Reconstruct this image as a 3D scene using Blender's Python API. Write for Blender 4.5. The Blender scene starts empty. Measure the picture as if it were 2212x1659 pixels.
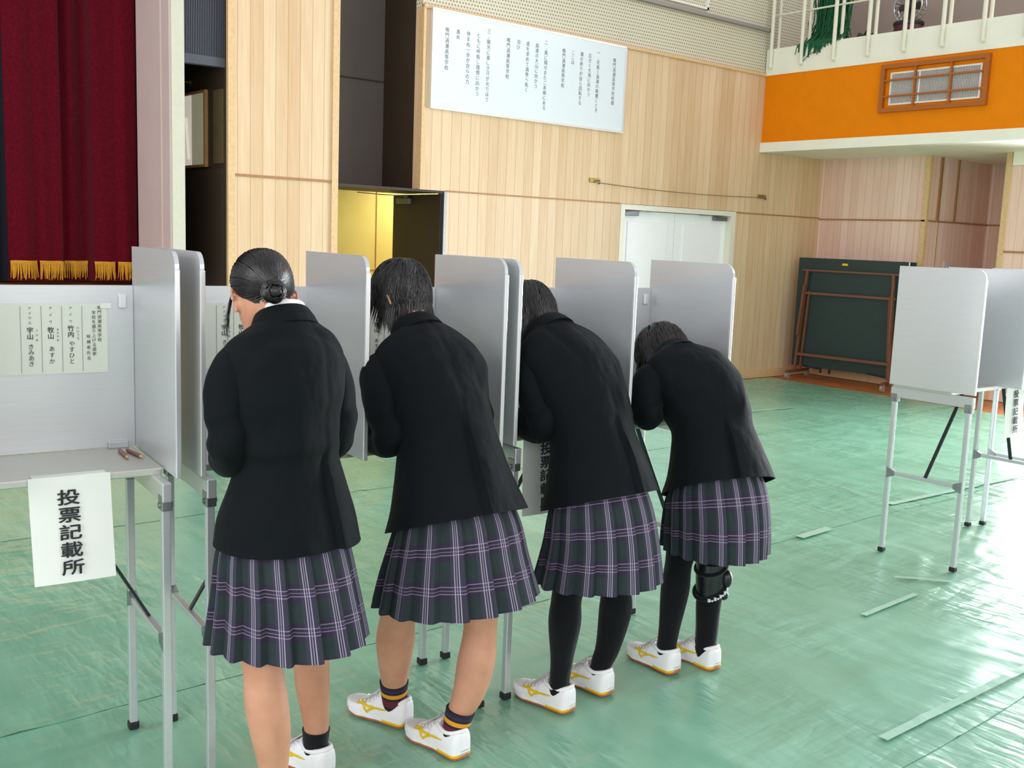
import bpy, bmesh, math, random
from math import sin, cos, pi, radians, sqrt, atan2
from mathutils import Vector, Matrix, noise
from mathutils.bvhtree import BVHTree

random.seed(7)
scene = bpy.context.scene
COL = scene.collection

# ------------------------------------------------------------------ camera
YAW, PITCH, ROLL, FPX, CAM_H = 0.892040853, 0.142657469, -0.0381767742, 2208.28, 1.62
_f = Vector((cos(YAW) * cos(PITCH), sin(YAW) * cos(PITCH), -sin(PITCH)))
_r = Vector((sin(YAW), -cos(YAW), 0))
_d = _f.cross(_r)
_r2 = cos(ROLL) * _r + sin(ROLL) * _d
_d2 = -sin(ROLL) * _r + cos(ROLL) * _d
cam_data = bpy.data.cameras.new('camera')
cam = bpy.data.objects.new('camera', cam_data)
COL.objects.link(cam)
cam.matrix_world = Matrix((
    (_r2.x, -_d2.x, -_f.x, 0), (_r2.y, -_d2.y, -_f.y, 0), (_r2.z, -_d2.z, -_f.z, CAM_H), (0, 0, 0, 1)))
cam_data.sensor_fit = 'HORIZONTAL'
cam_data.sensor_width = 36.0
cam_data.lens = 36.0 * FPX / 2212.0
cam_data.clip_start = 0.05
cam_data.clip_end = 200
scene.camera = cam

# ------------------------------------------------------------------ sky, daylight, exposure
scene.view_settings.view_transform = 'Standard'
scene.view_settings.look = 'None'
scene.view_settings.gamma = 1.0
scene.view_settings.use_curve_mapping = False
scene.view_settings.exposure = 0.30

world = bpy.data.worlds.new('world')
scene.world = world
world.use_nodes = True
_bg = world.node_tree.nodes['Background']
_bg.inputs[0].default_value = (0.95, 0.96, 1.0, 1)
_bg.inputs[1].default_value = 0.68


def area_light(name, loc, aim, sx, sy, watt, col):
    l = bpy.data.lights.new(name, 'AREA')
    l.shape = 'RECTANGLE'
    l.size, l.size_y, l.energy, l.color = sx, sy, watt, col
    o = bpy.data.objects.new(name, l)
    COL.objects.link(o)
    o.location = loc
    o.rotation_euler = (Vector(aim) - Vector(loc)).to_track_quat('-Z', 'Y').to_euler()
    return o


_wl = area_light('window_daylight', (11.5, 2.9, 1.3), (0, 2.9, 1.3), 4.35, 2.2, 430, (0.90, 0.95, 1.0))
_wl.data.spread = radians(100)
area_light('gallery_daylight', (11.2, 0.5, 5.6), (0, 2.5, 1.0), 8.0, 2.0, 170, (0.93, 0.97, 1.0))
area_light('west_fill', (-5.6, 1.0, 3.0), (6, 3.5, 1.2), 8.0, 3.0, 300, (1.0, 0.98, 1.0))  # added fill from the open west side, brightens alcove and booth panels
area_light('south_fill', (0.5, -5.8, 3.2), (1.5, 4, 0.9), 10.0, 3.2, 210, (1.0, 0.97, 0.95))  # fill light added behind the camera to brighten signs and people


# ------------------------------------------------------------------ materials
def lin(c):
    def f(v):
        v /= 255.0
        return v / 12.92 if v <= 0.04045 else ((v + 0.055) / 1.055) ** 2.4
    return (f(c[0]), f(c[1]), f(c[2]), 1.0)


class NT:
    """small helper for building node graphs"""
    def __init__(self, name):
        self.m = bpy.data.materials.new(name)
        self.m.use_nodes = True
        self.t = self.m.node_tree
        self.bsdf = self.t.nodes['Principled BSDF']

    def n(self, kind, **kw):
        nd = self.t.nodes.new(kind)
        for k, v in kw.items():
            setattr(nd, k, v)
        return nd

    def set(self, sock, v):
        if hasattr(v, 'links') or hasattr(v, 'is_linked'):
            self.t.links.new(v, sock)
        else:
            sock.default_value = v

    def math(self, op, a, b=None, c=None, clamp=False):
        nd = self.n('ShaderNodeMath', operation=op, use_clamp=clamp)
        for i, v in enumerate((a, b, c)):
            if v is not None:
                self.set(nd.inputs[i], v)
        return nd.outputs[0]

    def mix(self, fac, a, b, blend='MIX'):
        nd = self.n('ShaderNodeMix', data_type='RGBA', blend_type=blend)
        self.set(nd.inputs[0], fac)
        self.set(nd.inputs[6], a)
        self.set(nd.inputs[7], b)
        return nd.outputs[2]

    def coord(self, which='Object'):
        return self.n('ShaderNodeTexCoord').outputs[which]

    def world_pos(self):
        return self.n('ShaderNodeNewGeometry').outputs['Position']

    def sep(self, v):
        nd = self.n('ShaderNodeSeparateXYZ')
        self.set(nd.inputs[0], v)
        return nd.outputs

    def comb(self, x, y, z):
        nd = self.n('ShaderNodeCombineXYZ')
        for i, v in enumerate((x, y, z)):
            self.set(nd.inputs[i], v)
        return nd.outputs[0]

    def noise(self, vec, scale, detail=3.0, rough=0.55):
        nd = self.n('ShaderNodeTexNoise')
        self.set(nd.inputs['Vector'], vec)
        nd.inputs['Scale'].default_value = scale
        nd.inputs['Detail'].default_value = detail
        nd.inputs['Roughness'].default_value = rough
        return nd.outputs['Fac']

    def mapping(self, vec, scale=(1, 1, 1), rot=(0, 0, 0)):
        nd = self.n('ShaderNodeMapping')
        self.set(nd.inputs[0], vec)
        nd.inputs['Scale'].default_value = scale
        nd.inputs['Rotation'].default_value = rot
        return nd.outputs[0]

    def ramp(self, fac, stops):
        nd = self.n('ShaderNodeValToRGB')
        self.set(nd.inputs[0], fac)
        e = nd.color_ramp.elements
        while len(e) < len(stops):
            e.new(0.5)
        for i, (p, c) in enumerate(stops):
            e[i].position = p
            e[i].color = c
        return nd.outputs[0]

    def bump(self, h, strength=0.3, dist=0.01):
        nd = self.n('ShaderNodeBump')
        nd.inputs['Strength'].default_value = strength
        nd.inputs['Distance'].default_value = dist
        self.set(nd.inputs['Height'], h)
        self.t.links.new(nd.outputs[0], self.bsdf.inputs['Normal'])

    def base(self, v):
        self.set(self.bsdf.inputs['Base Color'], v)
        return self

    def rough(self, v):
        self.set(self.bsdf.inputs['Roughness'], v)
        return self

    def metal(self, v):
        self.set(self.bsdf.inputs['Metallic'], v)
        return self


def plain(name, rgb, rough=0.6, metal=0.0, var=0.06, scale=30.0, bump=0.0, spec=0.5):
    k = NT(name)
    c = lin(rgb)
    nz = k.noise(k.coord(), scale)
    lo = tuple(v * (1 - var) for v in c[:3]) + (1,)
    hi = tuple(min(1, v * (1 + var)) for v in c[:3]) + (1,)
    k.base(k.ramp(nz, [(0.3, lo), (0.7, hi)]))
    k.rough(rough)
    k.metal(metal)
    k.bsdf.inputs['Specular IOR Level'].default_value = spec
    if bump:
        k.bump(nz, bump, 0.002)
    return k.m


def wood_panel_mat(name, light, dark, plank=0.11, rough=0.48):
    """tongue and groove boards standing upright; board index runs along x + y of the hall"""
    k = NT(name)
    p = k.sep(k.world_pos())
    u = k.math('ADD', p[0], p[1])
    s = k.math('DIVIDE', u, plank)
    idx = k.math('FLOOR', s)
    fr = k.math('FRACT', s)
    wn = k.n('ShaderNodeTexWhiteNoise', noise_dimensions='1D')
    k.set(wn.inputs['W'], idx)
    tint = wn.outputs['Value']
    # vertical grain
    gv = k.comb(k.math('MULTIPLY', u, 55.0), k.math('MULTIPLY', idx, 3.7), k.math('MULTIPLY', p[2], 2.2))
    g = k.noise(gv, 1.0, 5.0, 0.6)
    gv2 = k.comb(k.math('MULTIPLY', u, 9.0), k.math('MULTIPLY', idx, 9.1), k.math('MULTIPLY', p[2], 1.3))
    g2 = k.noise(gv2, 1.0, 2.0)
    f = k.math('ADD', k.math('MULTIPLY', g, 0.5), k.math('MULTIPLY', g2, 0.25))
    f = k.math('ADD', f, k.math('MULTIPLY', tint, 0.26))
    col = k.ramp(f, [(0.3, lin(light)), (0.82, lin(dark))])
    edge = k.math('LESS_THAN', k.math('ABSOLUTE', k.math('SUBTRACT', fr, 0.5)), 0.486)
    groove = tuple(v * 0.55 for v in lin(dark)[:3]) + (1,)  # shade of the grooves put into the joint colour
    k.base(k.mix(edge, groove, col))
    k.bsdf.inputs['Specular IOR Level'].default_value = 0.3
    k.rough(rough)
    k.bump(edge, 0.25, 0.004)
    return k.m


def tarp_mat():
    k = NT('green_plastic_sheet')
    p = k.world_pos()
    n1 = k.noise(p, 0.9, 3.0)
    n2 = k.noise(k.mapping(p, (3, 1.2, 1), (0, 0, 0.5)), 2.0, 4.0)
    f = k.math('ADD', k.math('MULTIPLY', n1, 0.6), k.math('MULTIPLY', n2, 0.4))
    k.base(k.ramp(f, [(0.3, lin((112, 164, 136))), (0.7, lin((138, 192, 165)))]))
    k.rough(k.math('ADD', 0.20, k.math('MULTIPLY', n2, 0.14)))
    w1 = k.noise(k.mapping(p, (5, 1.3, 1), (0, 0, 0.35)), 1.5, 3.0, 0.5)
    w2 = k.noise(k.mapping(p, (1.3, 5, 1), (0, 0, -0.25)), 1.3, 3.0, 0.5)
    r1 = k.math('ABSOLUTE', k.math('SUBTRACT', w1, 0.5))
    r2 = k.math('ABSOLUTE', k.math('SUBTRACT', w2, 0.5))
    mask = k.ramp(k.noise(k.mapping(p, (0.9, 0.5, 1)), 1.3, 2.0), [(0.42, (0.12, 0.12, 0.12, 1)), (0.66, (1, 1, 1, 1))])
    k.bump(k.math('MULTIPLY', k.math('ADD', r1, k.math('MULTIPLY', r2, 0.8)), mask), 0.4, 0.08)
    k.bsdf.inputs['Specular IOR Level'].default_value = 0.9
    return k.m


def perforated_mat():
    k = NT('cream_perforated_board')
    p = k.sep(k.world_pos())
    sz = 0.034
    a = k.math('ADD', p[0], p[1])
    s = k.math('DIVIDE', a, sz)
    row = k.math('DIVIDE', p[2], sz)
    odd = k.math('MULTIPLY', k.math('MODULO', k.math('FLOOR', row), 2.0), 0.5)
    fx = k.math('SUBTRACT', k.math('FRACT', k.math('ADD', s, odd)), 0.5)
    fz = k.math('SUBTRACT', k.math('FRACT', row), 0.5)
    d = k.math('SQRT', k.math('ADD', k.math('MULTIPLY', fx, fx), k.math('MULTIPLY', fz, fz)))
    hole = k.math('LESS_THAN', d, 0.24)
    panel = k.noise(k.world_pos(), 0.8, 2.0)
    col = k.ramp(panel, [(0.3, lin((216, 207, 184))), (0.7, lin((224, 216, 194)))])
    k.base(k.mix(hole, col, lin((136, 130, 100))))
    k.rough(0.7)
    return k.m


def aluminium_mat(name='satin_aluminium', rgb=(214, 217, 219), rough=0.36, vary=0.06, metal=0.55):
    k = NT(name)
    p = k.coord()
    n1 = k.noise(k.mapping(p, (1, 1, 60)), 6.0, 3.0)
    k.base(k.ramp(n1, [(0.3, lin(tuple(c - 6 for c in rgb))), (0.7, lin(rgb))]))
    k.metal(metal)
    k.rough(k.math('ADD', rough - vary / 2, k.math('MULTIPLY', n1, vary)))
    return k.m


def plaid_mat():
    k = NT('school_plaid')
    uv = k.sep(k.n('ShaderNodeUVMap').outputs[0])
    u, v = k.math('FRACT', uv[0]), uv[1]

    def band(x, c, hw):
        return k.math('LESS_THAN', k.math('ABSOLUTE', k.math('SUBTRACT', x, c)), hw)
    vm = k.math('FRACT', k.math('DIVIDE', k.math('ADD', v, 0.068), 0.10))
    base = k.mix(k.noise(k.coord(), 14.0), lin((34, 45, 46)), lin((50, 60, 62)))
    # purple grounds
    gh = k.math('MULTIPLY', band(vm, 0.5, 0.24), 0.75)
    gv = k.math('MULTIPLY', band(u, 0.62, 0.24), 0.6)
    c = k.mix(gh, base, lin((50, 40, 62)))
    c = k.mix(gv, c, lin((64, 58, 78)))
    lines_h = None
    for cc in (0.415, 0.50, 0.60):
        b = k.math('MULTIPLY', band(vm, cc, 0.012), 0.5 if cc != 0.5 else 0.32)
        lines_h = b if lines_h is None else k.math('MAXIMUM', lines_h, b)
    lines_v = None
    for cc, st in ((0.52, 0.62), (0.60, 0.4), (0.68, 0.62)):
        b = k.math('MULTIPLY', band(u, cc, 0.017), st)
        lines_v = b if lines_v is None else k.math('MAXIMUM', lines_v, b)
    c = k.mix(lines_h, c, lin((172, 150, 178)))
    c = k.mix(lines_v, c, lin((188, 176, 200)))
    k.base(c)
    k.rough(0.85)
    k.bsdf.inputs['Specular IOR Level'].default_value = 0.2
    return k.m


def cloth_mat(name, rgb, rough=0.85, sheen=0.25):
    k = NT(name)
    p = k.coord()
    n1 = k.noise(p, 9.0, 3.0)
    c = lin(rgb)
    k.base(k.ramp(n1, [(0.3, tuple(v * 0.85 for v in c[:3]) + (1,)), (0.7, tuple(v * 1.15 for v in c[:3]) + (1,))]))
    k.rough(rough)
    k.bsdf.inputs['Sheen Weight'].default_value = sheen
    k.bsdf.inputs['Sheen Roughness'].default_value = 0.5
    k.bsdf.inputs['Specular IOR Level'].default_value = 0.16
    w = k.noise(p, 420.0, 2.0)
    w2 = k.noise(k.mapping(p, (1, 1, 0.6)), 9.0, 2.5)
    k.bump(k.math('ADD', k.math('MULTIPLY', w, 0.012), w2), 0.5, 0.03)
    return k.m


def skin_mat():
    k = NT('skin')
    n1 = k.noise(k.coord(), 10.0, 3.0)
    k.base(k.ramp(n1, [(0.3, lin((192, 134, 106))), (0.7, lin((208, 154, 126)))]))
    k.rough(0.5)
    k.bsdf.inputs['Subsurface Weight'].default_value = 0.12
    k.bsdf.inputs['Subsurface Radius'].default_value = (0.01, 0.004, 0.002)
    return k.m


def hair_mat(name, rgb):
    k = NT(name)
    n1 = k.noise(k.coord(), 60.0, 2.0)
    c = lin(rgb)
    k.base(k.ramp(n1, [(0.35, tuple(v * 0.6 for v in c[:3]) + (1,)), (0.65, tuple(v * 1.5 for v in c[:3]) + (1,))]))
    k.rough(0.36)
    k.bsdf.inputs['Specular IOR Level'].default_value = 0.55
    return k.m


def curtain_mat():
    k = NT('maroon_velvet')
    n1 = k.noise(k.coord(), 50.0, 2.0)
    k.base(k.ramp(n1, [(0.3, lin((84, 5, 22))), (0.7, lin((102, 9, 29)))]))
    k.rough(0.9)
    k.bsdf.inputs['Sheen Weight'].default_value = 0.08
    k.bsdf.inputs['Specular IOR Level'].default_value = 0.1
    return k.m


def stripe_sock_mat():
    k = NT('striped_sock_knit')
    z = k.sep(k.n('ShaderNodeUVMap').outputs[0])[1]
    col = k.ramp(z, [(0.0, lin((28, 26, 40))), (0.01, lin((28, 26, 40)))])
    nd = col.node
    e = nd.color_ramp
    e.interpolation = 'CONSTANT'
    while len(e.elements) > 1:
        e.elements.remove(e.elements[-1])
    stops = [(0.0, (30, 27, 40)), (0.30, (96, 28, 44)), (0.52, (30, 27, 44)), (0.60, (222, 150, 30)), (0.72, (30, 27, 44)),
             (0.80, (44, 40, 66)), (0.88, (30, 27, 44))]
    e.elements[0].position = 0
    e.elements[0].color = lin(stops[0][1])
    for p, c in stops[1:]:
        el = e.elements.new(p)
        el.color = lin(c)
    k.base(col)
    k.rough(0.9)
    return k.m


M = {}
M['wood_wall'] = wood_panel_mat('pale_ash_boards', (232, 204, 168), (204, 166, 122))
M['wood_wall_low'] = wood_panel_mat('pale_ash_boards_low', (234, 208, 176), (208, 170, 128))
M['wood_alcove'] = wood_panel_mat('pink_beech_boards', (248, 218, 204), (226, 184, 164), 0.10, 0.4)
M['wood_trim'] = plain('ash_trim', (222, 186, 138), 0.45, var=0.1)
M['wood_rail'] = plain('brown_rail', (168, 122, 76), 0.5, var=0.1)
M['wood_floor'] = plain('varnished_floor', (186, 110, 56), 0.35, var=0.18, scale=4)
M['perforated'] = perforated_mat()
M['cream'] = plain('cream_paint', (242, 240, 224), 0.6, var=0.03, scale=3)
M['cream_rail'] = plain('cream_rail_paint', (232, 228, 208), 0.4, var=0.02)
M['cream_column'] = plain('cream_column_paint', (204, 202, 182), 0.6, var=0.03)
M['pink_plaster'] = plain('mauve_plaster', (222, 202, 196), 0.7, var=0.03, scale=3)
M['mauve_wall'] = plain('mauve_gallery_wall', (170, 156, 148), 0.8, var=0.04, scale=3)
M['orange'] = plain('orange_paint', (236, 132, 0), 0.6, var=0.03, scale=8, spec=0.15)
M['lattice'] = plain('orange_stained_wood', (170, 94, 26), 0.5, var=0.08)
M['grille_white'] = plain('white_enamel', (232, 230, 222), 0.4)
M['slat_metal'] = plain('pale_slat_metal', (196, 192, 188), 0.5)
M['grille_grey'] = plain('grey_slat_metal', (150, 144, 140), 0.5)
M['dark_brown'] = plain('dark_brown_panel', (52, 40, 28), 0.6, var=0.1, scale=4)
M['dark_grey'] = plain('charcoal_panel', (92, 84, 80), 0.55, var=0.05, scale=4)
M['door_dark'] = plain('dark_walnut_door', (40, 32, 30), 0.5, var=0.1, scale=6)
M['louvre'] = plain('slate_louvre', (74, 76, 86), 0.55)
M['yellow_wall'] = plain('yellow_corridor_paint', (222, 208, 118), 0.6, var=0.04, scale=3)
M['white_door'] = plain('white_door_paint', (250, 250, 252), 0.4, var=0.02)
M['steel'] = plain('brushed_steel', (150, 154, 156), 0.35, 0.9)
M['steel_dark'] = plain('grey_closer_metal', (120, 124, 128), 0.4, 0.6)
M['board_white'] = plain('white_board_enamel', (224, 232, 236), 0.25, var=0.01, scale=2)
M['ink'] = plain('black_ink', (34, 36, 40), 0.7)
M['ink_soft'] = plain('grey_ink', (92, 98, 98), 0.7)
M['paper'] = plain('white_paper', (240, 242, 236), 0.75, var=0.015, scale=6)
M['paper_list'] = plain('cream_paper', (232, 238, 224), 0.75, var=0.015, scale=6)
M['tarp'] = tarp_mat()
M['tape'] = plain('clear_tape', (166, 206, 184), 0.14, var=0.05)
M['alu'] = aluminium_mat()
M['alu_edge'] = aluminium_mat('bright_edge_aluminium', (236, 238, 240), 0.25)
M['alu_leg'] = aluminium_mat('leg_aluminium', (206, 210, 212), 0.3)
M['alu_top'] = aluminium_mat('tabletop_aluminium', (204, 204, 196), 0.42)
M['black_steel'] = plain('dark_strut_steel', (52, 58, 58), 0.4, 0.5)
M['rubber'] = plain('black_rubber', (24, 26, 28), 0.6)
M['curtain'] = curtain_mat()
M['gold'] = plain('gold_fringe', (214, 158, 26), 0.6, var=0.2, scale=80)
M['navy'] = plain('navy_drape', (18, 22, 36), 0.9)
M['blazer'] = cloth_mat('dark_navy_wool', (6, 12, 16), 0.8, 0.02)
M['plaid'] = plaid_mat()
M['skin'] = skin_mat()
M['hair_black'] = hair_mat('black_hair', (15, 13, 14))
M['hair_brown'] = hair_mat('dark_brown_hair', (24, 19, 17))
M['shirt'] = plain('white_shirt', (238, 240, 242), 0.7)
M['black_knit'] = cloth_mat('black_knit', (15, 16, 20), 0.9, 0.15)
M['stripe_sock'] = stripe_sock_mat()
M['shoe_white'] = plain('white_shoe_leather', (236, 236, 238), 0.5, var=0.02)
M['shoe_mesh'] = plain('grey_white_shoe_mesh', (214, 212, 210), 0.7, var=0.05, scale=200)
M['shoe_yellow'] = plain('yellow_shoe_stripe', (228, 190, 20), 0.45)
M['shoe_gum'] = plain('orange_gum_rubber', (196, 100, 56), 0.6)
M['sole_white'] = plain('white_sole', (240, 240, 240), 0.5)
M['brace_black'] = plain('black_brace_plastic', (26, 28, 32), 0.3)
M['brace_white'] = plain('white_strap_print', (220, 222, 226), 0.5)
M['eye_white'] = plain('eye_white', (235, 232, 228), 0.2)
M['iris'] = plain('dark_iris', (30, 20, 16), 0.2)
M['lip'] = plain('lip', (190, 110, 100), 0.5)
M['button'] = plain('dark_gold_button', (150, 140, 120), 0.25, 0.8)
M['table_green'] = plain('dark_green_tabletop', (30, 52, 50), 0.5, var=0.1, scale=10)
M['frame_brown'] = plain('brown_steel_frame', (120, 74, 52), 0.45, 0.2)
M['caster'] = plain('grey_caster', (150, 140, 130), 0.4)
M['net_green'] = plain('green_net_cord', (14, 92, 54), 0.7, var=0.3, scale=40)
M['net_dark'] = plain('dark_green_net_cord', (50, 74, 40), 0.8, var=0.3, scale=40)
M['maroon'] = plain('maroon_cushion', (84, 26, 44), 0.5)
M['chrome'] = plain('chrome', (200, 204, 210), 0.12, 1.0)
M['dark_mesh'] = plain('dark_mesh', (58, 52, 54), 0.6)
M['pencil'] = plain('dark_red_pencil', (132, 66, 56), 0.4)
M['pencil_wood'] = plain('pencil_wood', (214, 170, 120), 0.6)
M['switch'] = plain('pale_switch_plate', (216, 206, 204), 0.4)
M['rope'] = plain('brown_rope', (150, 116, 78), 0.8)
M['brass'] = plain('aged_brass', (150, 130, 60), 0.4, 0.7)
def lit(name, rgb, e):
    m = plain(name, rgb, 0.5, var=0.08, scale=6)
    b = m.node_tree.nodes['Principled BSDF']
    b.inputs['Emission Color'].default_value = lin(rgb)
    b.inputs['Emission Strength'].default_value = e  # own glow put in for panes and blind that no light reaches
    return m


M['lit_blind'] = lit('lit_pane_blind', (206, 196, 186), 0.55)
M['glass_dim'] = plain('dim_pane', (96, 82, 58), 0.2, var=0.1, scale=3)
M['glass_warm'] = lit('lit_frosted_pane', (150, 146, 122), 0.4)
M['corridor_lamp'] = None


# ------------------------------------------------------------------ mesh builder
class MB:
    def __init__(self):
        self.v, self.f, self.uv, self.mi = [], [], {}, []

    def add(self, verts, faces, mi=0, uvs=None):
        b = len(self.v)
        self.v.extend(Vector(p) for p in verts)
        for i, fc in enumerate(faces):
            if uvs is not None:
                self.uv[len(self.f)] = uvs[i]
            self.f.append([b + j for j in fc])
            self.mi.append(mi)
        return self

    def box(self, lo, hi, mi=0, bev=0.0, mat=None):
        bm = bmesh.new()
        bmesh.ops.create_cube(bm, size=1.0)
        lo, hi = Vector(lo), Vector(hi)
        c, s = (lo + hi) / 2, hi - lo
        for v in bm.verts:
            v.co = Vector((c[i] + v.co[i] * s[i] for i in range(3)))
        if bev:
            bev = min(bev, min(abs(x) for x in s) * 0.45)
            bmesh.ops.bevel(bm, geom=list(bm.edges), offset=bev, segments=2, affect='EDGES', profile=0.5)
        self._take(bm, mi, mat)
        return self

    def _take(self, bm, mi=0, mat=None):
        bm.verts.index_update()
        vs = [(mat @ v.co if mat else v.co.copy()) for v in bm.verts]
        fs = [[v.index for v in f.verts] for f in bm.faces]
        self.add(vs, fs, mi)
        bm.free()

    def bar(self, a, b, w, h=None, mi=0, up=(0, 0, 1), bev=0.0):
        """rectangular bar from a to b"""
        a, b = Vector(a), Vector(b)
        h = w if h is None else h
        d = b - a
        L = d.length
        d.normalize()
        up = Vector(up)
        if abs(d.dot(up)) > 0.98:
            up = Vector((0, 1, 0))
        x = d.cross(up).normalized()
        y = x.cross(d)
        m = Matrix((x, y, d)).transposed().to_4x4()
        m.translation = a
        return self.box((-w / 2, -h / 2, 0), (w / 2, h / 2, L), mi, bev, m)

    def tube(self, pts, r, seg=10, mi=0, caps=True):
        pts = [Vector(p) for p in pts]
        rs = r if isinstance(r, (list, tuple)) else [r] * len(pts)
        rings = []
        ref = None
        for i, p in enumerate(pts):
            t = (pts[min(i + 1, len(pts) - 1)] - pts[max(i - 1, 0)]).normalized()
            if ref is None:
                ref = t.orthogonal().normalized()
            ref = (ref - t * ref.dot(t))
            if ref.length < 1e-6:
                ref = t.orthogonal()
            ref.normalize()
            bi = t.cross(ref)
            rings.append([p + (ref * cos(2 * pi * k / seg) + bi * sin(2 * pi * k / seg)) * rs[i] for k in range(seg)])
        self.rings(rings, mi, caps)
        return self

    def rings(self, rings, mi=0, caps=True, closed=True, uv=None):
        seg = len(rings[0])
        vs = [p for rg in rings for p in rg]
        fs, uvs = [], []
        m = seg if closed else seg - 1
        for i in range(len(rings) - 1):
            for k in range(m):
                k2 = (k + 1) % seg
                fs.append([i * seg + k, i * seg + k2, (i + 1) * seg + k2, (i + 1) * seg + k])
                if uv:
                    uvs.append([uv(i, k), uv(i, k + 1), uv(i + 1, k + 1), uv(i + 1, k)])
        if caps and closed:
            fs.append([k for k in range(seg)][::-1])
            fs.append([(len(rings) - 1) * seg + k for k in range(seg)])
            if uv:
                uvs.append([(0, 0)] * seg)
                uvs.append([(0, 0)] * seg)
        self.add(vs, fs, mi, uvs if uv else None)
        return self

    def prism(self, outline, o, u, v, n, th, mi=0):
        """outline (2D) on the plane o,u,v pushed th along n"""
        o, u, v, n = Vector(o), Vector(u), Vector(v), Vector(n)
        a = [o + u * p[0] + v * p[1] for p in outline]
        b = [p + n * th for p in a]
        k = len(a)
        fs = [list(range(k))[::-1], [k + i for i in range(k)]]
        fs += [[i, (i + 1) % k, k + (i + 1) % k, k + i] for i in range(k)]
        self.add(a + b, fs, mi)
        return self

    def ball(self, c, r, seg=16, mi=0, rot=None):
        r = r if isinstance(r, (tuple, list)) else (r, r, r)
        bm = bmesh.new()
        bmesh.ops.create_uvsphere(bm, u_segments=seg, v_segments=max(6, seg // 2), radius=1.0)
        for v in bm.verts:
            q = Vector((v.co.x * r[0], v.co.y * r[1], v.co.z * r[2]))
            v.co = (rot @ q if rot else q) + Vector(c)
        self._take(bm, mi)
        return self

    def cyl(self, a, b, r, seg=16, mi=0):
        return self.tube([a, b], r, seg, mi)

    def mesh(self, name, mats, smooth=None):
        me = bpy.data.meshes.new(name)
        me.from_pydata([tuple(p) for p in self.v], [], self.f)
        for m in (mats if isinstance(mats, (list, tuple)) else [mats]):
            me.materials.append(m)
        me.polygons.foreach_set('material_index', self.mi)
        if self.uv:
            l = me.uv_layers.new(name='UVMap')
            for i, p in enumerate(me.polygons):
                if i in self.uv:
                    for j, li in enumerate(p.loop_indices):
                        l.data[li].uv = self.uv[i][j]
        bm = bmesh.new()
        bm.from_mesh(me)
        bmesh.ops.recalc_face_normals(bm, faces=bm.faces)
        if smooth is not None:
            for f in bm.faces:
                f.smooth = True
            ang = radians(smooth)
            for e in bm.edges:
                if len(e.link_faces) == 2 and e.calc_face_angle(0) > ang:
                    e.smooth = False
        bm.to_mesh(me)
        bm.free()
        me.update()
        return me

    def build(self, name, mats, parent=None, smooth=None):
        o = bpy.data.objects.new(name, self.mesh(name, mats, smooth))
        COL.objects.link(o)
        if parent is not None:
            o.parent = parent
        return o


def tag(o, label, cat, group=None, kind=None):
    o['label'] = label
    o['category'] = cat
    if group:
        o['group'] = group
    if kind:
        o['kind'] = kind
    return o


def thing(name, label, cat, loc=(0, 0, 0), rz=0.0, group=None):
    o = bpy.data.objects.new(name, None)
    o.empty_display_size = 0.1
    COL.objects.link(o)
    o.location = loc
    o.rotation_euler = (0, 0, rz)
    return tag(o, label, cat, group)


def struct(o):
    o['kind'] = 'structure'
    return o


def sbox(name, lo, hi, mat, parent=None, bev=0.0):
    o = MB().box(lo, hi, 0, bev).build(name, mat, parent)
    if parent is None:
        struct(o)
    return o


# glyphs for signs
_glyphs = {}


def glyph(ch, bold=0.0):
    if (ch, bold) in _glyphs:
        return _glyphs[(ch, bold)]
    cu = bpy.data.curves.new('glyph', 'FONT')
    cu.body = ch
    cu.size = 1.0
    cu.resolution_u = 3
    cu.offset = bold
    ob = bpy.data.objects.new('glyph', cu)
    COL.objects.link(ob)
    dg = bpy.context.evaluated_depsgraph_get()
    me = bpy.data.meshes.new_from_object(ob.evaluated_get(dg))
    vs = [v.co.copy() for v in me.vertices]
    fs = [list(p.vertices) for p in me.polygons]
    bpy.data.objects.remove(ob)
    bpy.data.curves.remove(cu)
    bpy.data.meshes.remove(me)
    if vs:
        cx = (min(v.x for v in vs) + max(v.x for v in vs)) / 2
        w = max(v.x for v in vs) - min(v.x for v in vs)
        for v in vs:
            v.x -= cx
            v.y -= 0.36
    _glyphs[(ch, bold)] = (vs, fs)
    return vs, fs


def column_text(mb, text, x, y, size, step, o, u, v, n, squeeze=1.0, mi=0, bold=0.0):
    """upright column of characters starting at (x, y) going down; n lifts it off the sheet"""
    o, u, v, n = Vector(o), Vector(u), Vector(v), Vector(n)
    for ch in text:
        if ch != ' ':
            vs, fs = glyph(ch)
            stamps = [(0, 0, 0)] if not bold else [(bold, 0, 0), (-bold, 0, 1), (0, bold, 2), (0, -bold, 3)]
            for sx, sy, sk in stamps:
                mb.add([o + u * (x + (p.x + sx) * size * squeeze) + v * (y + (p.y + sy) * size) + n - Vector((0, 0.00006 * sk, 0)) for p in vs], fs, mi)
        y -= step


# ================================================================== THE HALL
NY = 7.95      # front face of the stage-end wall
EX = 11.38     # wall under the gallery
GX = 10.10     # front face of the gallery

sbox('floor', (-6, -6, -0.12), (13.5, 12, -0.006), M['wood_floor'])

# --- stage-end wall, boards
def wallbox(name, lo, hi, mat):
    return sbox(name, lo, hi, mat)


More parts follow.
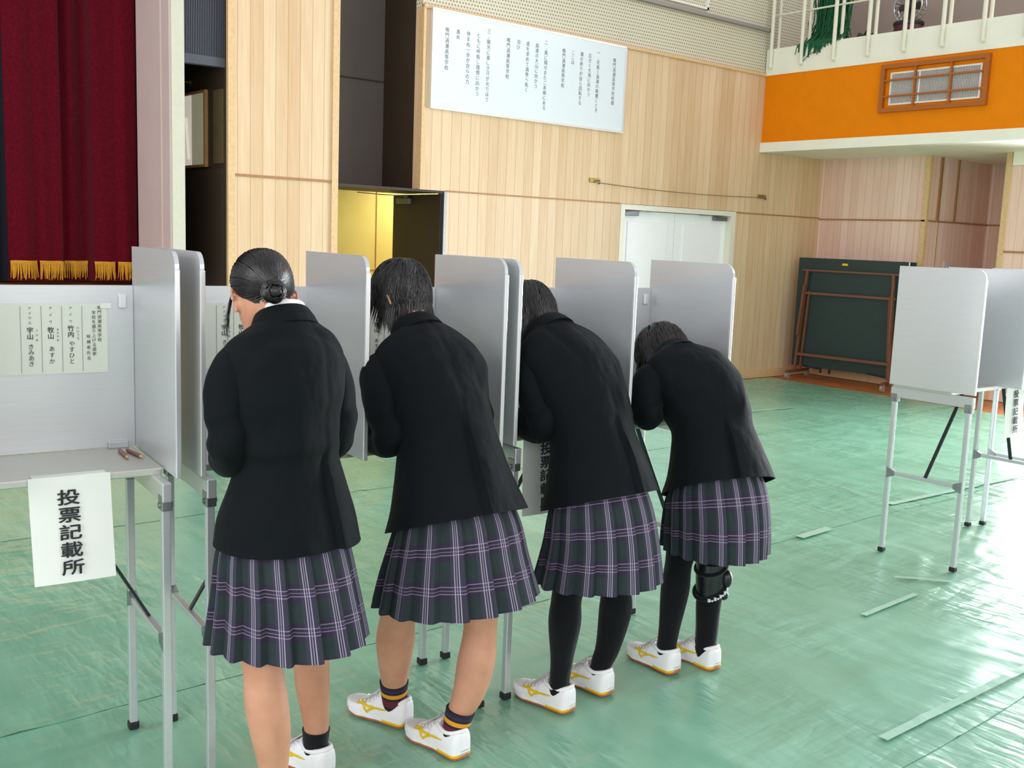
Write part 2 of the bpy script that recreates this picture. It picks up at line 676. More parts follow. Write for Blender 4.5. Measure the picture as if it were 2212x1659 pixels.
wallbox('wall_north_boards', (5.53, NY, 0), (7.81, NY + 0.12, 2.02), M['wood_wall_low'])
wallbox('wall_north_boards', (9.71, NY, 0), (11.5, NY + 0.12, 2.02), M['wood_wall'])
wallbox('wall_north_boards', (5.24, NY, 2.02), (11.5, NY + 0.12, 3.62), M['wood_wall'])
wallbox('wall_north_upper', (5.24, NY + 0.01, 3.62), (11.5, NY + 0.12, 6.2), M['perforated'])
sbox('trim_1', (5.24, NY - 0.022, 3.612), (GX, NY + 0.02, 3.645), M['wood_trim'])
sbox('trim_2', (5.236, NY - 0.016, 2.02), (5.262, NY + 0.05, 3.62), M['wood_trim'])
sbox('trim_3', (5.53, NY - 0.006, 2.012), (7.80, NY + 0.02, 2.026), M['wood_rail'])
sbox('trim_4', (9.72, NY - 0.006, 2.0), (EX, NY + 0.02, 2.016), M['wood_rail'])
sbox('trim_5', (5.24, NY - 0.05, 4.115), (GX, NY + 0.02, 4.15), M['grille_grey'])
sbox('trim_6', (6.2, NY - 0.03, 4.19), (8.985, NY + 0.02, 4.215), M['grille_white'])
sbox('trim_7', (8.96, NY - 0.03, 4.19), (8.985, NY + 0.02, 6.0), M['grille_white'])
sbox('baseboard_north', (5.55, NY - 0.015, 0), (7.80, NY + 0.01, 0.10), M['wood_trim'])
sbox('baseboard_north', (9.72, NY - 0.015, 0), (EX, NY + 0.01, 0.10), M['wood_trim'])

# --- board pillar beside the stage
wallbox('wall_pillar', (3.41, NY, 0), (4.39, NY + 0.75, 6.2), M['wood_wall'])
sbox('trim_8', (3.405, NY - 0.018, 0), (3.462, NY + 0.01, 6.2), M['wood_trim'])
sbox('trim_9', (4.335, NY - 0.018, 0), (4.396, NY + 0.01, 6.2), M['wood_trim'])
sbox('trim_10', (3.462, NY - 0.012, 2.022), (4.335, NY + 0.01, 2.042), M['wood_rail'])

# --- recess above the corridor door (charcoal panel, dark return)
wallbox('wall_recess_back', (4.39, NY + 0.66, 2.02), (5.26, NY + 0.72, 6.2), M['dark_grey'])
wallbox('wall_recess_side', (5.245, NY + 0.10, 2.02), (5.40, NY + 0.70, 6.2), M['dark_brown'])
sbox('trim_11', (4.40, NY + 0.648, 3.02), (5.24, NY + 0.67, 3.03), M['dark_brown'])
sbox('ceiling_recess', (4.39, NY + 0.001, 2.0), (5.56, NY + 0.72, 2.022), M['dark_brown'])
# corridor behind the door
wallbox('wall_corridor', (4.2, NY + 1.35, 0), (7.2, NY + 1.45, 2.4), M['yellow_wall'])
wallbox('wall_corridor_side', (7.1, NY + 0.2, 0), (7.2, NY + 1.4, 2.4), M['yellow_wall'])
wallbox('wall_corridor_end', (4.30, NY + 0.74, 0), (4.39, NY + 1.4, 2.4), M['yellow_wall'])
sbox('ceiling_corridor', (4.2, NY + 0.73, 2.3), (7.2, NY + 1.45, 2.4), M['cream'])
sbox('trim_12', (5.60, NY + 1.345, 0), (5.61, NY + 1.36, 2.3), M['wood_rail'])
sbox('trim_13', (4.39, NY + 1.342, 1.22), (7.1, NY + 1.36, 1.23), M['wood_rail'])
area_light('corridor_lamp', (6.1, NY + 0.95, 2.25), (6.0, NY + 1.0, 0), 0.9, 0.25, 19, (1.0, 0.95, 0.78))
# open dark door of the corridor
d = struct(MB().box((5.49, NY + 0.02, 0.01), (5.53, NY + 0.84, 1.99), 0, 0.003).build('door_1', M['door_dark']))
MB().box((5.455, NY + 0.50, 1.90), (5.49, NY + 0.74, 1.955), 0, 0.006).box((5.462, NY + 0.55, 1.955), (5.482, NY + 0.60, 1.985)).build('door_closer', M['steel_dark'], d)
MB().bar((5.47, NY + 0.58, 1.975), (5.30, NY + 0.82, 1.985), 0.02, 0.008).bar((5.30, NY + 0.82, 1.985), (5.05, NY + 0.78, 1.99), 0.02, 0.008).build('closer_arm', M['steel_dark'], d)
MB().box((5.515, NY - 0.005, 0.0), (5.545, NY + 0.03, 2.015)).build('door_jamb', M['steel'], d)

# --- recess between stage column and pillar: dark, with a window and a louvre above
wallbox('wall_wing_back', (2.98, NY + 1.9, 0), (3.45, NY + 2.0, 6.2), M['dark_brown'])
wallbox('wall_wing_return', (3.40, NY + 0.03, 0), (3.43, NY + 1.95, 6.2), M['dark_brown'])
w = struct(MB().box((3.388, NY + 0.40, 2.12), (3.402, NY + 1.25, 2.70)).build('window_1', M['glass_warm']))
MB().box((3.384, NY + 0.70, 2.12), (3.389, NY + 1.2, 2.70)).build('blind', M['lit_blind'], w)
m = MB()
for k in range(2):
    m.bar((3.380, NY + 0.74 + k * 0.13, 2.17), (3.380, NY + 0.80 + k * 0.13, 2.52), 0.03, 0.006)
m.build('folded_sheet', M['lit_blind'], w)
MB().box((3.37, NY + 0.375, 2.10), (3.402, NY + 0.40, 2.72)).box((3.37, NY + 0.40, 2.70), (3.402, NY + 1.25, 2.72)).box((3.37, NY + 0.40, 2.10), (3.402, NY + 1.25, 2.12)).build('window_frame', M['wood_rail'], w)
struct(MB().box((3.388, NY + 0.06, 2.12), (3.402, NY + 0.24, 2.70)).build('window_3', M['glass_dim']))
g = MB()
for i in range(24):
    x = 3.075 + i * 0.0138
    g.box((x, NY + 0.04, 2.93), (x + 0.008, NY + 0.07, 6.1))
g.box((3.06, NY + 0.07, 2.88), (3.405, NY + 0.10, 6.1))
g.box((3.06, NY + 0.03, 2.86), (3.405, NY + 0.10, 2.93))
tag(g.build('louvre_panel', M['louvre']), 'slate grey ribbed louvre panel above the narrow dark opening beside the stage', 'louvre')
t = thing('wall_lamp', 'small brass fitting glinting under the grey louvre panel', 'lamp', (3.33, NY + 0.75, 2.80))
MB().ball((0, 0, 0), (0.016, 0.016, 0.02), 12).build('shade', M['chrome'], t)
MB().cyl((0.07, 0, 0.01), (0, 0, 0.01), 0.006).cyl((0.07, 0, 0.01), (0.06, 0, 0.01), 0.02).build('bracket', M['brass'], t)
struct(MB().box((3.385, NY + 0.06, 0), (3.402, NY + 1.25, 2.08)).build('door_2', M['dark_brown']))

# --- proscenium and stage
wallbox('wall_proscenium', (2.96, NY, 0), (3.06, NY + 0.74, 6.2), M['cream_column'])
wallbox('wall_proscenium_return', (2.945, NY + 0.012, 0), (2.962, NY + 0.74, 6.2), M['pink_plaster'])
sbox('trim_14', (2.938, NY + 0.18, 1.1), (2.95, NY + 0.20, 6.2), M['pink_plaster'])
wallbox('wall_stage_front', (-4, NY, 0), (2.95, NY + 0.06, 1.09), M['wood_trim'])
sbox('floor_stage', (-4, NY, 1.04), (2.96, NY + 4.0, 1.10), M['wood_floor'])
wallbox('wall_stage_back', (-4, NY + 3.6, 1.1), (4.2, NY + 3.7, 6.2), M['navy'])
wallbox('wall_stage_side', (3.06, NY + 0.74, 1.1), (3.12, NY + 3.6, 6.2), M['navy'])
sbox('ceiling_stage', (-4, NY, 6.1), (4.39, NY + 3.7, 6.2), M['navy'])


def curtain():
    t = thing('stage_curtain', 'maroon velvet stage curtain with gold fringe at its hem, left of the column', 'curtain', (0, NY + 0.80, 0))
    mb = MB()
    x0, x1, n = 1.955, 2.955, 150
    folds = [2.06, 2.20, 2.415, 2.62, 2.78, 2.93]

    def yf(x, z):
        y = 0.016 * sin(x * 17 + 0.5 * sin(z * 0.9)) + 0.007 * sin(x * 41 + z * 0.9)
        sg = lambda q: 1 / (1 + math.exp(-max(-40, min(40, q))))
        y += 0.15 * sg((x - 2.375) / 0.008) * sg((2.60 - x) / 0.008)
        y -= 0.05 * math.exp(-((x - 2.46) / 0.05) ** 2)
        y += 0.03 * math.exp(-((x - 2.17) / 0.04) ** 2) + 0.03 * math.exp(-((x - 2.80) / 0.04) ** 2)
        return y
    zs = [1.272 + i * (5.0 - 1.272) / 40 for i in range(41)]
    rows = []
    for z in zs:
        rows.append([Vector((x0 + (x1 - x0) * i / n, yf(x0 + (x1 - x0) * i / n, z), z)) for i in range(n + 1)])
    mb.rings(rows, 0, False, False)
    back = [[p + Vector((0, 0.012, 0)) for p in r] for r in rows]
    mb.rings(back, 0, False, False)
    mb.build('drape', M['curtain'], t, 60)
    # lower band of the drape behind the fringe
    mb = MB()
    rows = [[Vector((x0 + (x1 - x0) * i / n, yf(x0 + (x1 - x0) * i / n, 1.25) + 0.008, z)) for i in range(n + 1)] for z in (1.13, 1.20, 1.28)]
    mb.rings(rows, 0, False, False)
    mb.build('hem', M['curtain'], t, 60)
    # fringe tufts, one mesh per bay between folds
    for a, b in ((1.965, 2.165), (2.185, 2.365), (2.395, 2.585), (2.612, 2.77), (2.795, 2.95)):
        mb = MB()
        k = int((b - a) / 0.0075)
        for i in range(k):
            x = a + (b - a) * (i + 0.5) / k
            y = yf(x, 1.26) - 0.012
            sw = random.uniform(-0.012, 0.012)
            L = random.uniform(0.125, 0.148)
            mb.tube([(x, y, 1.285), (x + sw * 0.3, y - 0.006, 1.285 - L * 0.5), (x + sw, y - 0.004, 1.285 - L)], [0.0042, 0.004, 0.0026], 5)
        rows = [[Vector((a + (b - a) * i / 20, yf(a + (b - a) * i / 20, 1.26) - 0.014, z)) for i in range(21)] for z in (1.268, 1.292)]
        mb.rings(rows, 0, False, False)
        mb.build('fringe', M['gold'], t, 60)


curtain()
t = MB()
rows = [[Vector((0.2 + i * 0.03, NY + 1.0 + 0.03 * sin(i * 1.1), z)) for i in range(61)] for z in (1.12, 3, 5.0)]
t.rings(rows, 0, False, False)
rows = [[p + Vector((0, 0.012, 0)) for p in r] for r in rows]
t.rings(rows, 0, False, False)
tag(t.build('wing_drape', M['navy'], None, 60), 'dark navy drape at the left edge, behind the maroon stage curtain', 'curtain')

# --- white board with the school song
def song_board():
    t = thing('song_board', 'white board lettered with columns of Japanese verse, high on the pale wood wall', 'board', (0, NY, 0))
    x0, x1, z0, z1 = 5.325, 7.738, 2.757, 3.612
    MB().box((x0, -0.034, z0), (x1, 0.0, z1), 0, 0.004).build('panel', M['board_white'], t)
    f = MB()
    f.box((x0 - 0.012, -0.042, z0 - 0.012), (x1 + 0.012, 0, z0 + 0.006), 0, 0.003).box((x0 - 0.012, -0.042, z1 - 0.006), (x1 + 0.012, 0, z1 + 0.012), 0, 0.003)
    f.box((x0 - 0.012, -0.042, z0), (x0 + 0.006, 0, z1), 0, 0.003).box((x1 - 0.006, -0.042, z0), (x1 + 0.012, 0, z1), 0, 0.003)
    f.build('frame', M['alu_edge'], t)
    cols = [("鳴門渦潮高等学校校歌", 0.926, 0.10), ("一、天高く渦潮の鳴響くとき", 0.832, 0.055), ("広きく大海に向かう", 0.785, 0.10), ("潮の奔りが自ら回転する", 0.738, 0.10),
            ("ここは", 0.69, 0.10), ("鳴門渦潮高等学校", 0.64, 0.10), ("二、風に翔せまた二本柳にある", 0.545, 0.055), ("高速の大山に向かう", 0.498, 0.10),
            ("道を求めて渦巻へ拓く", 0.45, 0.10), ("羽ひ", 0.402, 0.10), ("鳴門渦潮高等学校", 0.352, 0.10), ("三、陽光に楽しき汗が光りほて", 0.256, 0.055),
            ("ともに呼吸し理想に向かう", 0.208, 0.11), ("休まぬ一歩が自らの力", 0.160, 0.11), ("進め", 0.112, 0.11), ("鳴門渦潮高等学校", 0.062, 0.11)]
    mb = MB()
    W = x1 - x0
    for s, fx, top in cols:
        sz = 0.047
        column_text(mb, s, x0 + 0.075 + (W - 0.15) * (fx - 0.03) / 0.93, z1 - top - 0.05, sz, 0.0475, (0, -0.0352, 0), (1, 0, 0), (0, 0, 1), (0, 0, 0), 0.95)
    mb.build('lettering', M['ink_soft'], t)


song_board()

# --- white double doors
def double_doors():
    d = struct(MB().box((7.87, NY + 0.07, 0.01), (8.745, NY + 0.11, 1.955), 0, 0.004).build('door_3', M['white_door']))
    MB().box((7.99, NY + 0.058, 0.1), (8.62, NY + 0.07, 1.84), 0, 0.006).build('door_panel', M['white_door'], d)
    MB().box((7.90, NY + 0.02, 1.90), (8.12, NY + 0.07, 1.945), 0, 0.006).bar((7.93, NY + 0.02, 1.935), (8.30, NY + 0.005, 1.962), 0.018, 0.008).box((8.26, NY, 1.952), (8.36, NY + 0.06, 1.967)).build('door_closer', M['steel_dark'], d)
    MB().box((8.66, NY + 0.02, 0.9), (8.70, NY + 0.07, 1.05), 0, 0.008).build('door_handle', M['steel'], d)
    e = struct(MB().box((8.752, NY + 0.07, 0.01), (9.63, NY + 0.11, 1.955), 0, 0.004).build('door_4', M['white_door']))
    MB().box((8.88, NY + 0.058, 0.1), (9.51, NY + 0.07, 1.84), 0, 0.006).build('door_panel', M['white_door'], e)
    MB().box((9.38, NY + 0.02, 1.90), (9.60, NY + 0.07, 1.945), 0, 0.006).bar((9.57, NY + 0.02, 1.935), (9.22, NY + 0.005, 1.962), 0.018, 0.008).box((9.14, NY, 1.952), (9.24, NY + 0.06, 1.967)).build('door_closer', M['steel_dark'], e)
    MB().box((8.79, NY + 0.02, 0.9), (8.83, NY + 0.07, 1.05), 0, 0.008).build('door_handle', M['steel'], e)
    f = MB()
    f.box((7.81, NY - 0.012, 0), (7.87, NY + 0.13, 1.96)).box((9.63, NY - 0.012, 0), (9.71, NY + 0.13, 1.96)).box((7.81, NY - 0.012, 1.96), (9.71, NY + 0.13, 2.015))
    f.box((7.81, NY + 0.12, 0), (9.71, NY + 0.14, 2.0))
    struct(f.build('trim_15', M['cream_rail']))


double_doors()

# --- rope between two hooks
for x, z, lab in ((7.41, 2.235, 'small brass hook bracket on the wood wall below the white board'), (10.17, 2.216, 'small dark hook bracket on the wood wall right of the double doors')):
    t = thing('wall_hook', lab, 'hook', (x, NY, z))
    MB().box((-0.075, -0.012, -0.022), (0.075, 0, 0.022), 0, 0.004).build('plate', M['brass'], t)
    MB().tube([(0.03, -0.01, 0), (0.03, -0.045, -0.002), (0.03, -0.055, -0.02), (0.03, -0.045, -0.034), (0.03, -0.03, -0.03)], 0.007, 8).build('hook', M['steel_dark'], t, 60)
r = MB()
r.tube([(7.44 + (10.20 - 7.44) * i / 24, NY - 0.045, 2.212 - 0.006 * i / 24 - 0.028 * (1 - (i / 12 - 1) ** 2)) for i in range(25)], 0.0045, 6)
tag(r.build('rope', M['rope'], None, 60), 'thin brown rope sagging between two hooks above the white double doors', 'rope')

# --- gallery on the right
wallbox('wall_gallery_front', (GX, -5, 2.84), (GX + 0.12, NY, 3.62), M['orange'])
wallbox('wall_gallery_curb', (GX - 0.012, -5, 3.62), (GX + 0.12, NY, 3.92), M['cream'])
sbox('trim_16', (GX - 0.02, -5, 2.735), (GX + 0.14, NY, 2.845), M['cream'])
sbox('ceiling_gallery_soffit', (GX + 0.10, -5, 2.745), (13.4, NY + 0.01, 2.80), M['cream'])
sbox('floor_gallery', (GX + 0.1, -5, 3.80), (EX + 0.1, NY, 3.88), M['wood_rail'])
wallbox('wall_gallery_back', (EX, -5, 3.86), (EX + 0.1, NY + 0.1, 4.85), M['mauve_wall'])
# wall under the gallery
wallbox('wall_east_boards', (EX, 6.49, 0), (EX + 0.3, NY + 0.1, 2.75), M['wood_alcove'])
wallbox('wall_east_niche_side', (EX + 0.29, 6.49, 0), (12.9, 6.60, 2.75), M['wood_alcove'])
wallbox('wall_east_niche_back', (12.85, 5.2, 0), (12.95, 6.5, 2.75), M['wood_alcove'])
wallbox('wall_east_pier', (EX, 5.12, 0), (12.9, 5.585, 2.75), M['wood_alcove'])
sbox('trim_17', (EX - 0.012, 6.49, 1.985), (EX + 0.01, NY, 2.003), M['wood_rail'])
sbox('trim_18', (EX, 6.478, 1.985), (12.86, 6.50, 2.003), M['wood_rail'])
sbox('trim_19', (12.84, 5.585, 1.985), (12.86, 6.49, 2.003), M['wood_rail'])
sbox('trim_20', (EX - 0.012, 6.478, 0), (EX + 0.04, 6.54, 2.745), M['wood_trim'])
sbox('trim_21', (EX - 0.012, 5.53, 0), (EX + 0.04, 5.595, 2.745), M['wood_trim'])
sbox('trim_22', (EX - 0.012, 5.12, 1.655), (EX + 0.01, 5.53, 1.675), M['wood_rail'])
sbox('trim_23', (EX - 0.06, 4.9, 2.60), (EX + 0.02, 5.50, 2.745), M['cream'])
sbox('trim_24', (11.60, 6.472, 2.0), (11.64, 6.492, 2.74), M['wood_rail'])
sbox('trim_25', (12.0, 6.472, 2.0), (12.03, 6.492, 2.74), M['wood_rail'])
sbox('baseboard_east', (EX - 0.02, 6.49, 0), (EX + 0.01, NY, 0.10), M['wood_trim'])
# window wall further along (daylight side)
wallbox('wall_east_lower', (EX, -5, 2.45), (EX + 0.15, 5.12, 2.75), M['cream'])
fw = MB()
for i in range(5):
    y = 0.72 + i * 1.09
    fw.box((EX + 0.02, y - 0.03, 0.12), (EX + 0.08, y + 0.03, 2.47))
fw.box((EX + 0.02, 0.7, 0.10), (EX + 0.08, 5.12, 0.16)).box((EX + 0.02, 0.7, 2.40), (EX + 0.08, 5.12, 2.47))
struct(fw.build('window_2', M['alu_leg']))
wallbox('wall_east_south', (EX, -5, 0), (EX + 0.15, 0.7, 2.75), M['wood_alcove'])

# gallery vent with wooden lattice
def vent():
    t = thing('vent_grille', 'white slatted vent behind an orange wooden lattice on the orange gallery wall', 'vent', (GX, 0, 0))
    y0, y1, z0, z1 = 5.22, 6.40, 3.085, 3.582
    m = MB()
    w = 0.045
    m.box((-0.05, y0, z0), (0, y0 + w, z1)).box((-0.05, y1 - w, z0), (0, y1, z1)).box((-0.05, y0 + w, z0), (0, y1 - w, z0 + w)).box((-0.05, y0 + w, z1 - w), (0, y1 - w, z1))
    m.build('lattice_frame', M['lattice'], t)
    m = MB()
    for k in (1, 2):
        y = y0 + (y1 - y0) * k / 3
        m.box((-0.042, y - 0.011, z0 + w), (-0.02, y + 0.011, z1 - w))
        z = z0 + (z1 - z0) * k / 3
        m.box((-0.046, y0 + w, z - 0.009), (-0.024, y1 - w, z + 0.009))
    m.build('lattice_bars', M['lattice'], t)
    a0, a1, b0, b1 = 5.30, 6.30, 3.158, 3.497
    m = MB()
    w = 0.018
    m.box((-0.018, a0, b0), (0, a0 + w, b1)).box((-0.018, a1 - w, b0), (0, a1, b1)).box((-0.018, a0 + w, b0), (0, a1 - w, b0 + w)).box((-0.018, a0 + w, b1 - w), (0, a1 - w, b1))
    m.box((-0.016, 5.955, b0), (0, 5.975, b1))
    m.build('vent_frame', M['grille_white'], t)
    m = MB()
    n = 58
    for i in range(n):
        y = a0 + w + (a1 - a0 - 2 * w) * (i + 0.5) / n
        m.box((-0.012, y - 0.0045, b0 + w), (0.0, y + 0.0045, b1 - w))
    m.build('slats', M['slat_metal'], t)
    MB().box((-0.003, a0 + w, b0 + w), (0.002, a1 - w, b1 - w)).build('backing', M['grille_grey'], t)


vent()

# gallery railing
def railing():
    t = thing('gallery_railing', 'cream painted tube railing along the gallery edge', 'railing', (0, 0, 0))
    ys = [7.865 - 0.425 * i for i in range(9)]
    for y in ys:
        p = MB().tube([(GX - 0.045, y, 3.70), (GX - 0.045, y, 4.95)], 0.022, 10)
        p.tube([(GX + 0.0, y, 3.715), (GX - 0.05, y, 3.715)], 0.026, 10)
        p.build('post', M['cream_rail'], t, 50)
    for y in ys:
        MB().tube([(GX + 0.085, y, 3.91), (GX + 0.085, y, 4.95)], 0.020, 10).build('inner_post', M['cream_rail'], t, 50)
    MB().tube([(GX + 0.05, -0.5, 4.31), (GX + 0.05, 7.93, 4.31)], 0.011, 8).build('rail', M['cream_rail'], t, 50)
    MB().tube([(GX + 0.02, -0.5, 4.95), (GX + 0.02, 7.93, 4.95)], 0.028, 10).build('handrail', M['cream_rail'], t, 50)


railing()


def ball_net():
    rnd = random.Random(3)
    mb = MB()
    # hanging bunch of net gathered round the inner posts, spilling over the curb
    for i in range(260):
        y = rnd.gauss(7.24, 0.085)
        x = GX + 0.20 + rnd.uniform(-0.05, 0.10)
        y2 = y + rnd.gauss(0, 0.03)
        pts = [(x, y, 4.95), (x + rnd.uniform(-.02, .02), y2, 4.5), (x + rnd.uniform(-.02, .02), y2 + rnd.gauss(0, .03), 4.2), (x - 0.02, y2 + rnd.gauss(0.03, .05), 3.98)]
        mb.tube(pts, 0.006, 4)
    for i in range(150):
        y = rnd.uniform(6.98, 7.42)
        top = 3.98 + rnd.uniform(-0.02, 0.16)
        dz = 3.93 - rnd.uniform(0.02, 0.18) * max(0.15, min(1, (y - 6.95) / 0.4))
        dy = rnd.uniform(-0.05, 0.14)
        mb.tube([(GX + 0.20, y + dy * 0.2, top), (GX + 0.02, y + dy * 0.5, 3.945), (GX - 0.022, y + dy * 0.8, 3.93), (GX - 0.026, y + dy, dz)], 0.0045, 4)
    for i in range(70):
        y = rnd.uniform(7.3, 7.75)
        mb.tube([(GX + 0.22, y, 3.90), (GX + 0.2, y - 0.1, 4.02 - (y - 7.3) * 0.2), (GX + 0.2, 7.25, 4.1)], 0.006, 4)
    mb.build('ball_net', M['net_green'], None, 60)
    o = bpy.data.objects['ball_net']
    tag(o, 'bundle of green sports netting hanging behind the gallery railing and over the curb', 'net')
    mb = MB().tube([(GX - 0.03, 7.18, 3.86), (GX - 0.03, 7.36, 3.79), (GX - 0.028, 7.43, 3.725)], 0.004, 6)
    mb.build('draw_cord', M['net_dark'], o, 60)
    mb = MB()
    for i in range(160):
        y = rnd.uniform(6.78, 7.15)
        h = 0.16 * max(0.1, 1 - abs(y - 6.85) / 0.34)
        x = GX + 0.42 + rnd.uniform(-0.12, 0.12)
        mb.tube([(x, y - 0.1, 3.885), (x + rnd.uniform(-.05, .05), y, 3.90 + h * rnd.uniform(.4, 1)), (x, y + 0.12, 3.885)], 0.008, 4)
    tag(mb.build('folded_net', M['net_dark'], None, 60), 'low heap of dark olive netting lying on the gallery floor', 'net')


ball_net()


def drum_stool():
    t = thing('gallery_fan', 'dark round floor fan with chrome rim and maroon base behind the gallery railing', 'fan', (GX + 0.52, 6.47, 3.88))
    MB().tube([(0, 0, 0), (0, 0, 0.03), (0, 0, 0.20)], [0.15, 0.155, 0.15], 24).build('base', M['maroon'], t, 40)
    MB().tube([(0, 0, 0.20), (0, 0, 0.225), (0, 0, 0.24)], [0.16, 0.165, 0.155], 24).build('base_rim', M['black_steel'], t, 40)
    m = MB()
    R = 0.165
    for k in range(2):
        m.tube([(k * 0.09 - 0.045, R * cos(2 * pi * i / 28), 0.40 + R * sin(2 * pi * i / 28)) for i in range(29)], 0.008, 6)
    m.build('cage_ring', M['chrome'], t, 60)
    m = MB()
    for i in range(20):
        a = 2 * pi * i / 20
        m.tube([(-0.06, 0.02 * cos(a), 0.40 + 0.02 * sin(a)), (-0.05, R * cos(a), 0.40 + R * sin(a)), (0.05, R * cos(a), 0.40 + R * sin(a))], 0.003, 4)
    m.build('cage', M['dark_mesh'], t, 60)
    m = MB().ball((-0.02, 0, 0.40), (0.05, 0.045, 0.045), 12)
    for i in range(4):
        a = i * pi / 2
        m.prism([(0, -0.02), (0.12, -0.045), (0.14, 0.0), (0.12, 0.045), (0, 0.02)], (0.0, 0, 0.40), (0, cos(a), sin(a)), (0.3, -sin(a), cos(a)), (1, 0, 0), 0.003)
    m.build('blades', M['dark_mesh'], t)
    MB().tube([(0, 0, 0.23), (0.02, 0, 0.32), (0.02, 0, 0.40)], 0.012, 8).build('neck', M['black_steel'], t, 60)


drum_stool()

t = thing('switch_plate', 'pale switch plate on the niche wall beside the wood pier', 'switch', (11.98, 6.49, 1.43))
MB().box((-0.10, -0.012, -0.09), (0.10, 0, 0.09), 0, 0.004).build('plate', M['switch'], t)
MB().box((-0.05, -0.018, -0.04), (-0.01, -0.01, 0.04), 0, 0.003).box((0.01, -0.018, -0.04), (0.05, -0.01, 0.04), 0, 0.003).build('rocker', M['grille_white'], t)


# --- folded table tennis table under the gallery
def tennis_table():
    t = thing('table_tennis_table', 'folded dark green table tennis table on brown wheeled frame by the wood wall', 'table', (10.86, 7.09, 0), radians(6))
    # local: y along its width, x away from the hall
    hw = 0.705
    z0, z1 = 0.16, 1.505
    for x, nm in ((0.02, 'tabletop'), (0.19, 'tabletop')):
        MB().box((x, -hw, z0), (x + 0.025, hw, z1), 0, 0.004).build(nm, M['table_green'], t)
    MB().box((0.018, -hw - 0.004, z0), (0.030, -hw + 0.006, z1)).build('edge_line', M['grille_white'], t)
    MB().box((0.012, 0.05, z1 - 0.075), (0.02, 0.12, z1 - 0.05)).build('badge', M['shoe_yellow'], t)
    fr = M['frame_brown']
    for s in (-1, 1):
        y = s * 0.575
        # two uprights leaning into one another, splayed slightly towards the floor
        MB().bar((-0.02, y * 0.96, 1.35), (-0.05, y * 1.07, 0.09), 0.034, 0.03).build('leg', fr, t)
        MB().bar((-0.05, y * 0.985, 1.17), (-0.075, y * 1.04, 0.55), 0.028, 0.026).build('strut', fr, t)
        MB().bar((0.0, y * 0.90, 1.10), (0.0, y * 0.99, 0.12), 0.026, 0.026).build('strut', fr, t)
        f = MB().bar((-0.23, y * 1.08, 0.095), (0.30, y * 1.08, 0.095), 0.035, 0.03).build('foot', fr, t)
        for x in (-0.21, 0.28):
            MB().cyl((x, y * 1.08 - 0.016, 0.042), (x, y * 1.08 + 0.016, 0.042), 0.04, 16).box((x - 0.012, y * 1.08 - 0.022, 0.04), (x + 0.012, y * 1.08 + 0.022, 0.09)).build('caster', M['caster'], f, 40)
    MB().bar((-0.035, -0.60, 1.075), (-0.035, 0.60, 1.075), 0.028, 0.026, up=(1, 0, 0)).build('crossbar', fr, t)
    MB().bar((-0.055, -0.62, 0.315), (-0.055, 0.62, 0.315), 0.034, 0.03, up=(1, 0, 0)).build('crossbar', fr, t)
    MB().bar((-0.015, -0.66, 1.355), (-0.015, 0.62, 1.355), 0.022, 0.02, up=(1, 0, 0)).build('crossbar', fr, t)
    for y in (0.30, 0.18):
        MB().bar((0.02, y, 0.17), (0.02, y, 0.10), 0.02, 0.02).build('stopper', M['rubber'], t)
    for y in (0.42, -0.42):
        MB().bar((0.03, y - .12, 0.145), (0.03, y + 0.12, 0.165), 0.02, 0.02).build('latch', M['rubber'], t)


tennis_table()


# --- green plastic floor sheets
def wrinkle(x, y):
    p = Vector((x * 1.1, y * 0.55, 0.3))
    a = noise.noise(Vector((x * 2.6 + 0.5 * y, y * 0.7, 1.7)))
    b = noise.noise(Vector((x * 0.8, y * 3.0 - 0.3 * x, 4.2)))
    c = noise.noise(Vector((x * 6.0 + 1.5 * y, y * 2.0, 8.2)))
    e = noise.noise(p)
    r = max(0.0, 1 - abs(a) * 7) ** 2 * 0.011 * max(0, e + 0.45) + max(0.0, 1 - abs(b) * 9) ** 2 * 0.009 * max(0, 0.5 - e)
    r += max(0, 1 - abs(c) * 8) ** 2 * 0.005 * max(0, noise.noise(p * 1.7) + 0.3)
    return r


def sheet(name, x0, x1, y0, y1, z, step, label):
    mb = MB()
    nx, ny = max(2, int((x1 - x0) / step)), max(2, int((y1 - y0) / step))
    rows = []
    for j in range(ny + 1):
        y = y0 + (y1 - y0) * j / ny
        row = []
        for i in range(nx + 1):
            x = x0 + (x1 - x0) * i / nx
            yy = y + (0.012 * sin(x * 3.1 + y0) + 0.008 * noise.noise(Vector((x * 2, y0, 0)))) * (1 if j in (0, ny) else 0)
            edge = 0.0
            crease = 0.0
            for yc in (0.85, 2.40, 4.14, 6.25):
                crease += 0.004 * max(0, 1 - abs(y - yc) / (step * 1.2))
            row.append(Vector((x, yy, z + wrinkle(x, y) + max(0, edge) + crease)))
        rows.append(row)
    mb.rings(rows, 0, False, False)
    o = mb.build(name, M['tarp'], None, 180)
    return tag(o, label, 'floor sheet', 'overlapping green floor sheets')


sheet('plastic_floor_sheet', -3.5, 10.45, -3.5, 1.69, -0.003, 0.06, 'green plastic floor sheet nearest the camera, in front of the polling booths')
sheet('plastic_floor_sheet', -3.5, 10.45, 1.58, 3.46, -0.001, 0.035, 'green plastic floor sheet under the people and the polling booths')
sheet('plastic_floor_sheet', -3.5, 10.45, 3.34, 5.60, 0.001, 0.045, 'green plastic floor sheet just behind the row of polling booths')
sheet('plastic_floor_sheet', -1.0, 10.48, 5.46, 7.88, 0.003, 0.06, 'green plastic floor sheet along the foot of the pale wood wall')

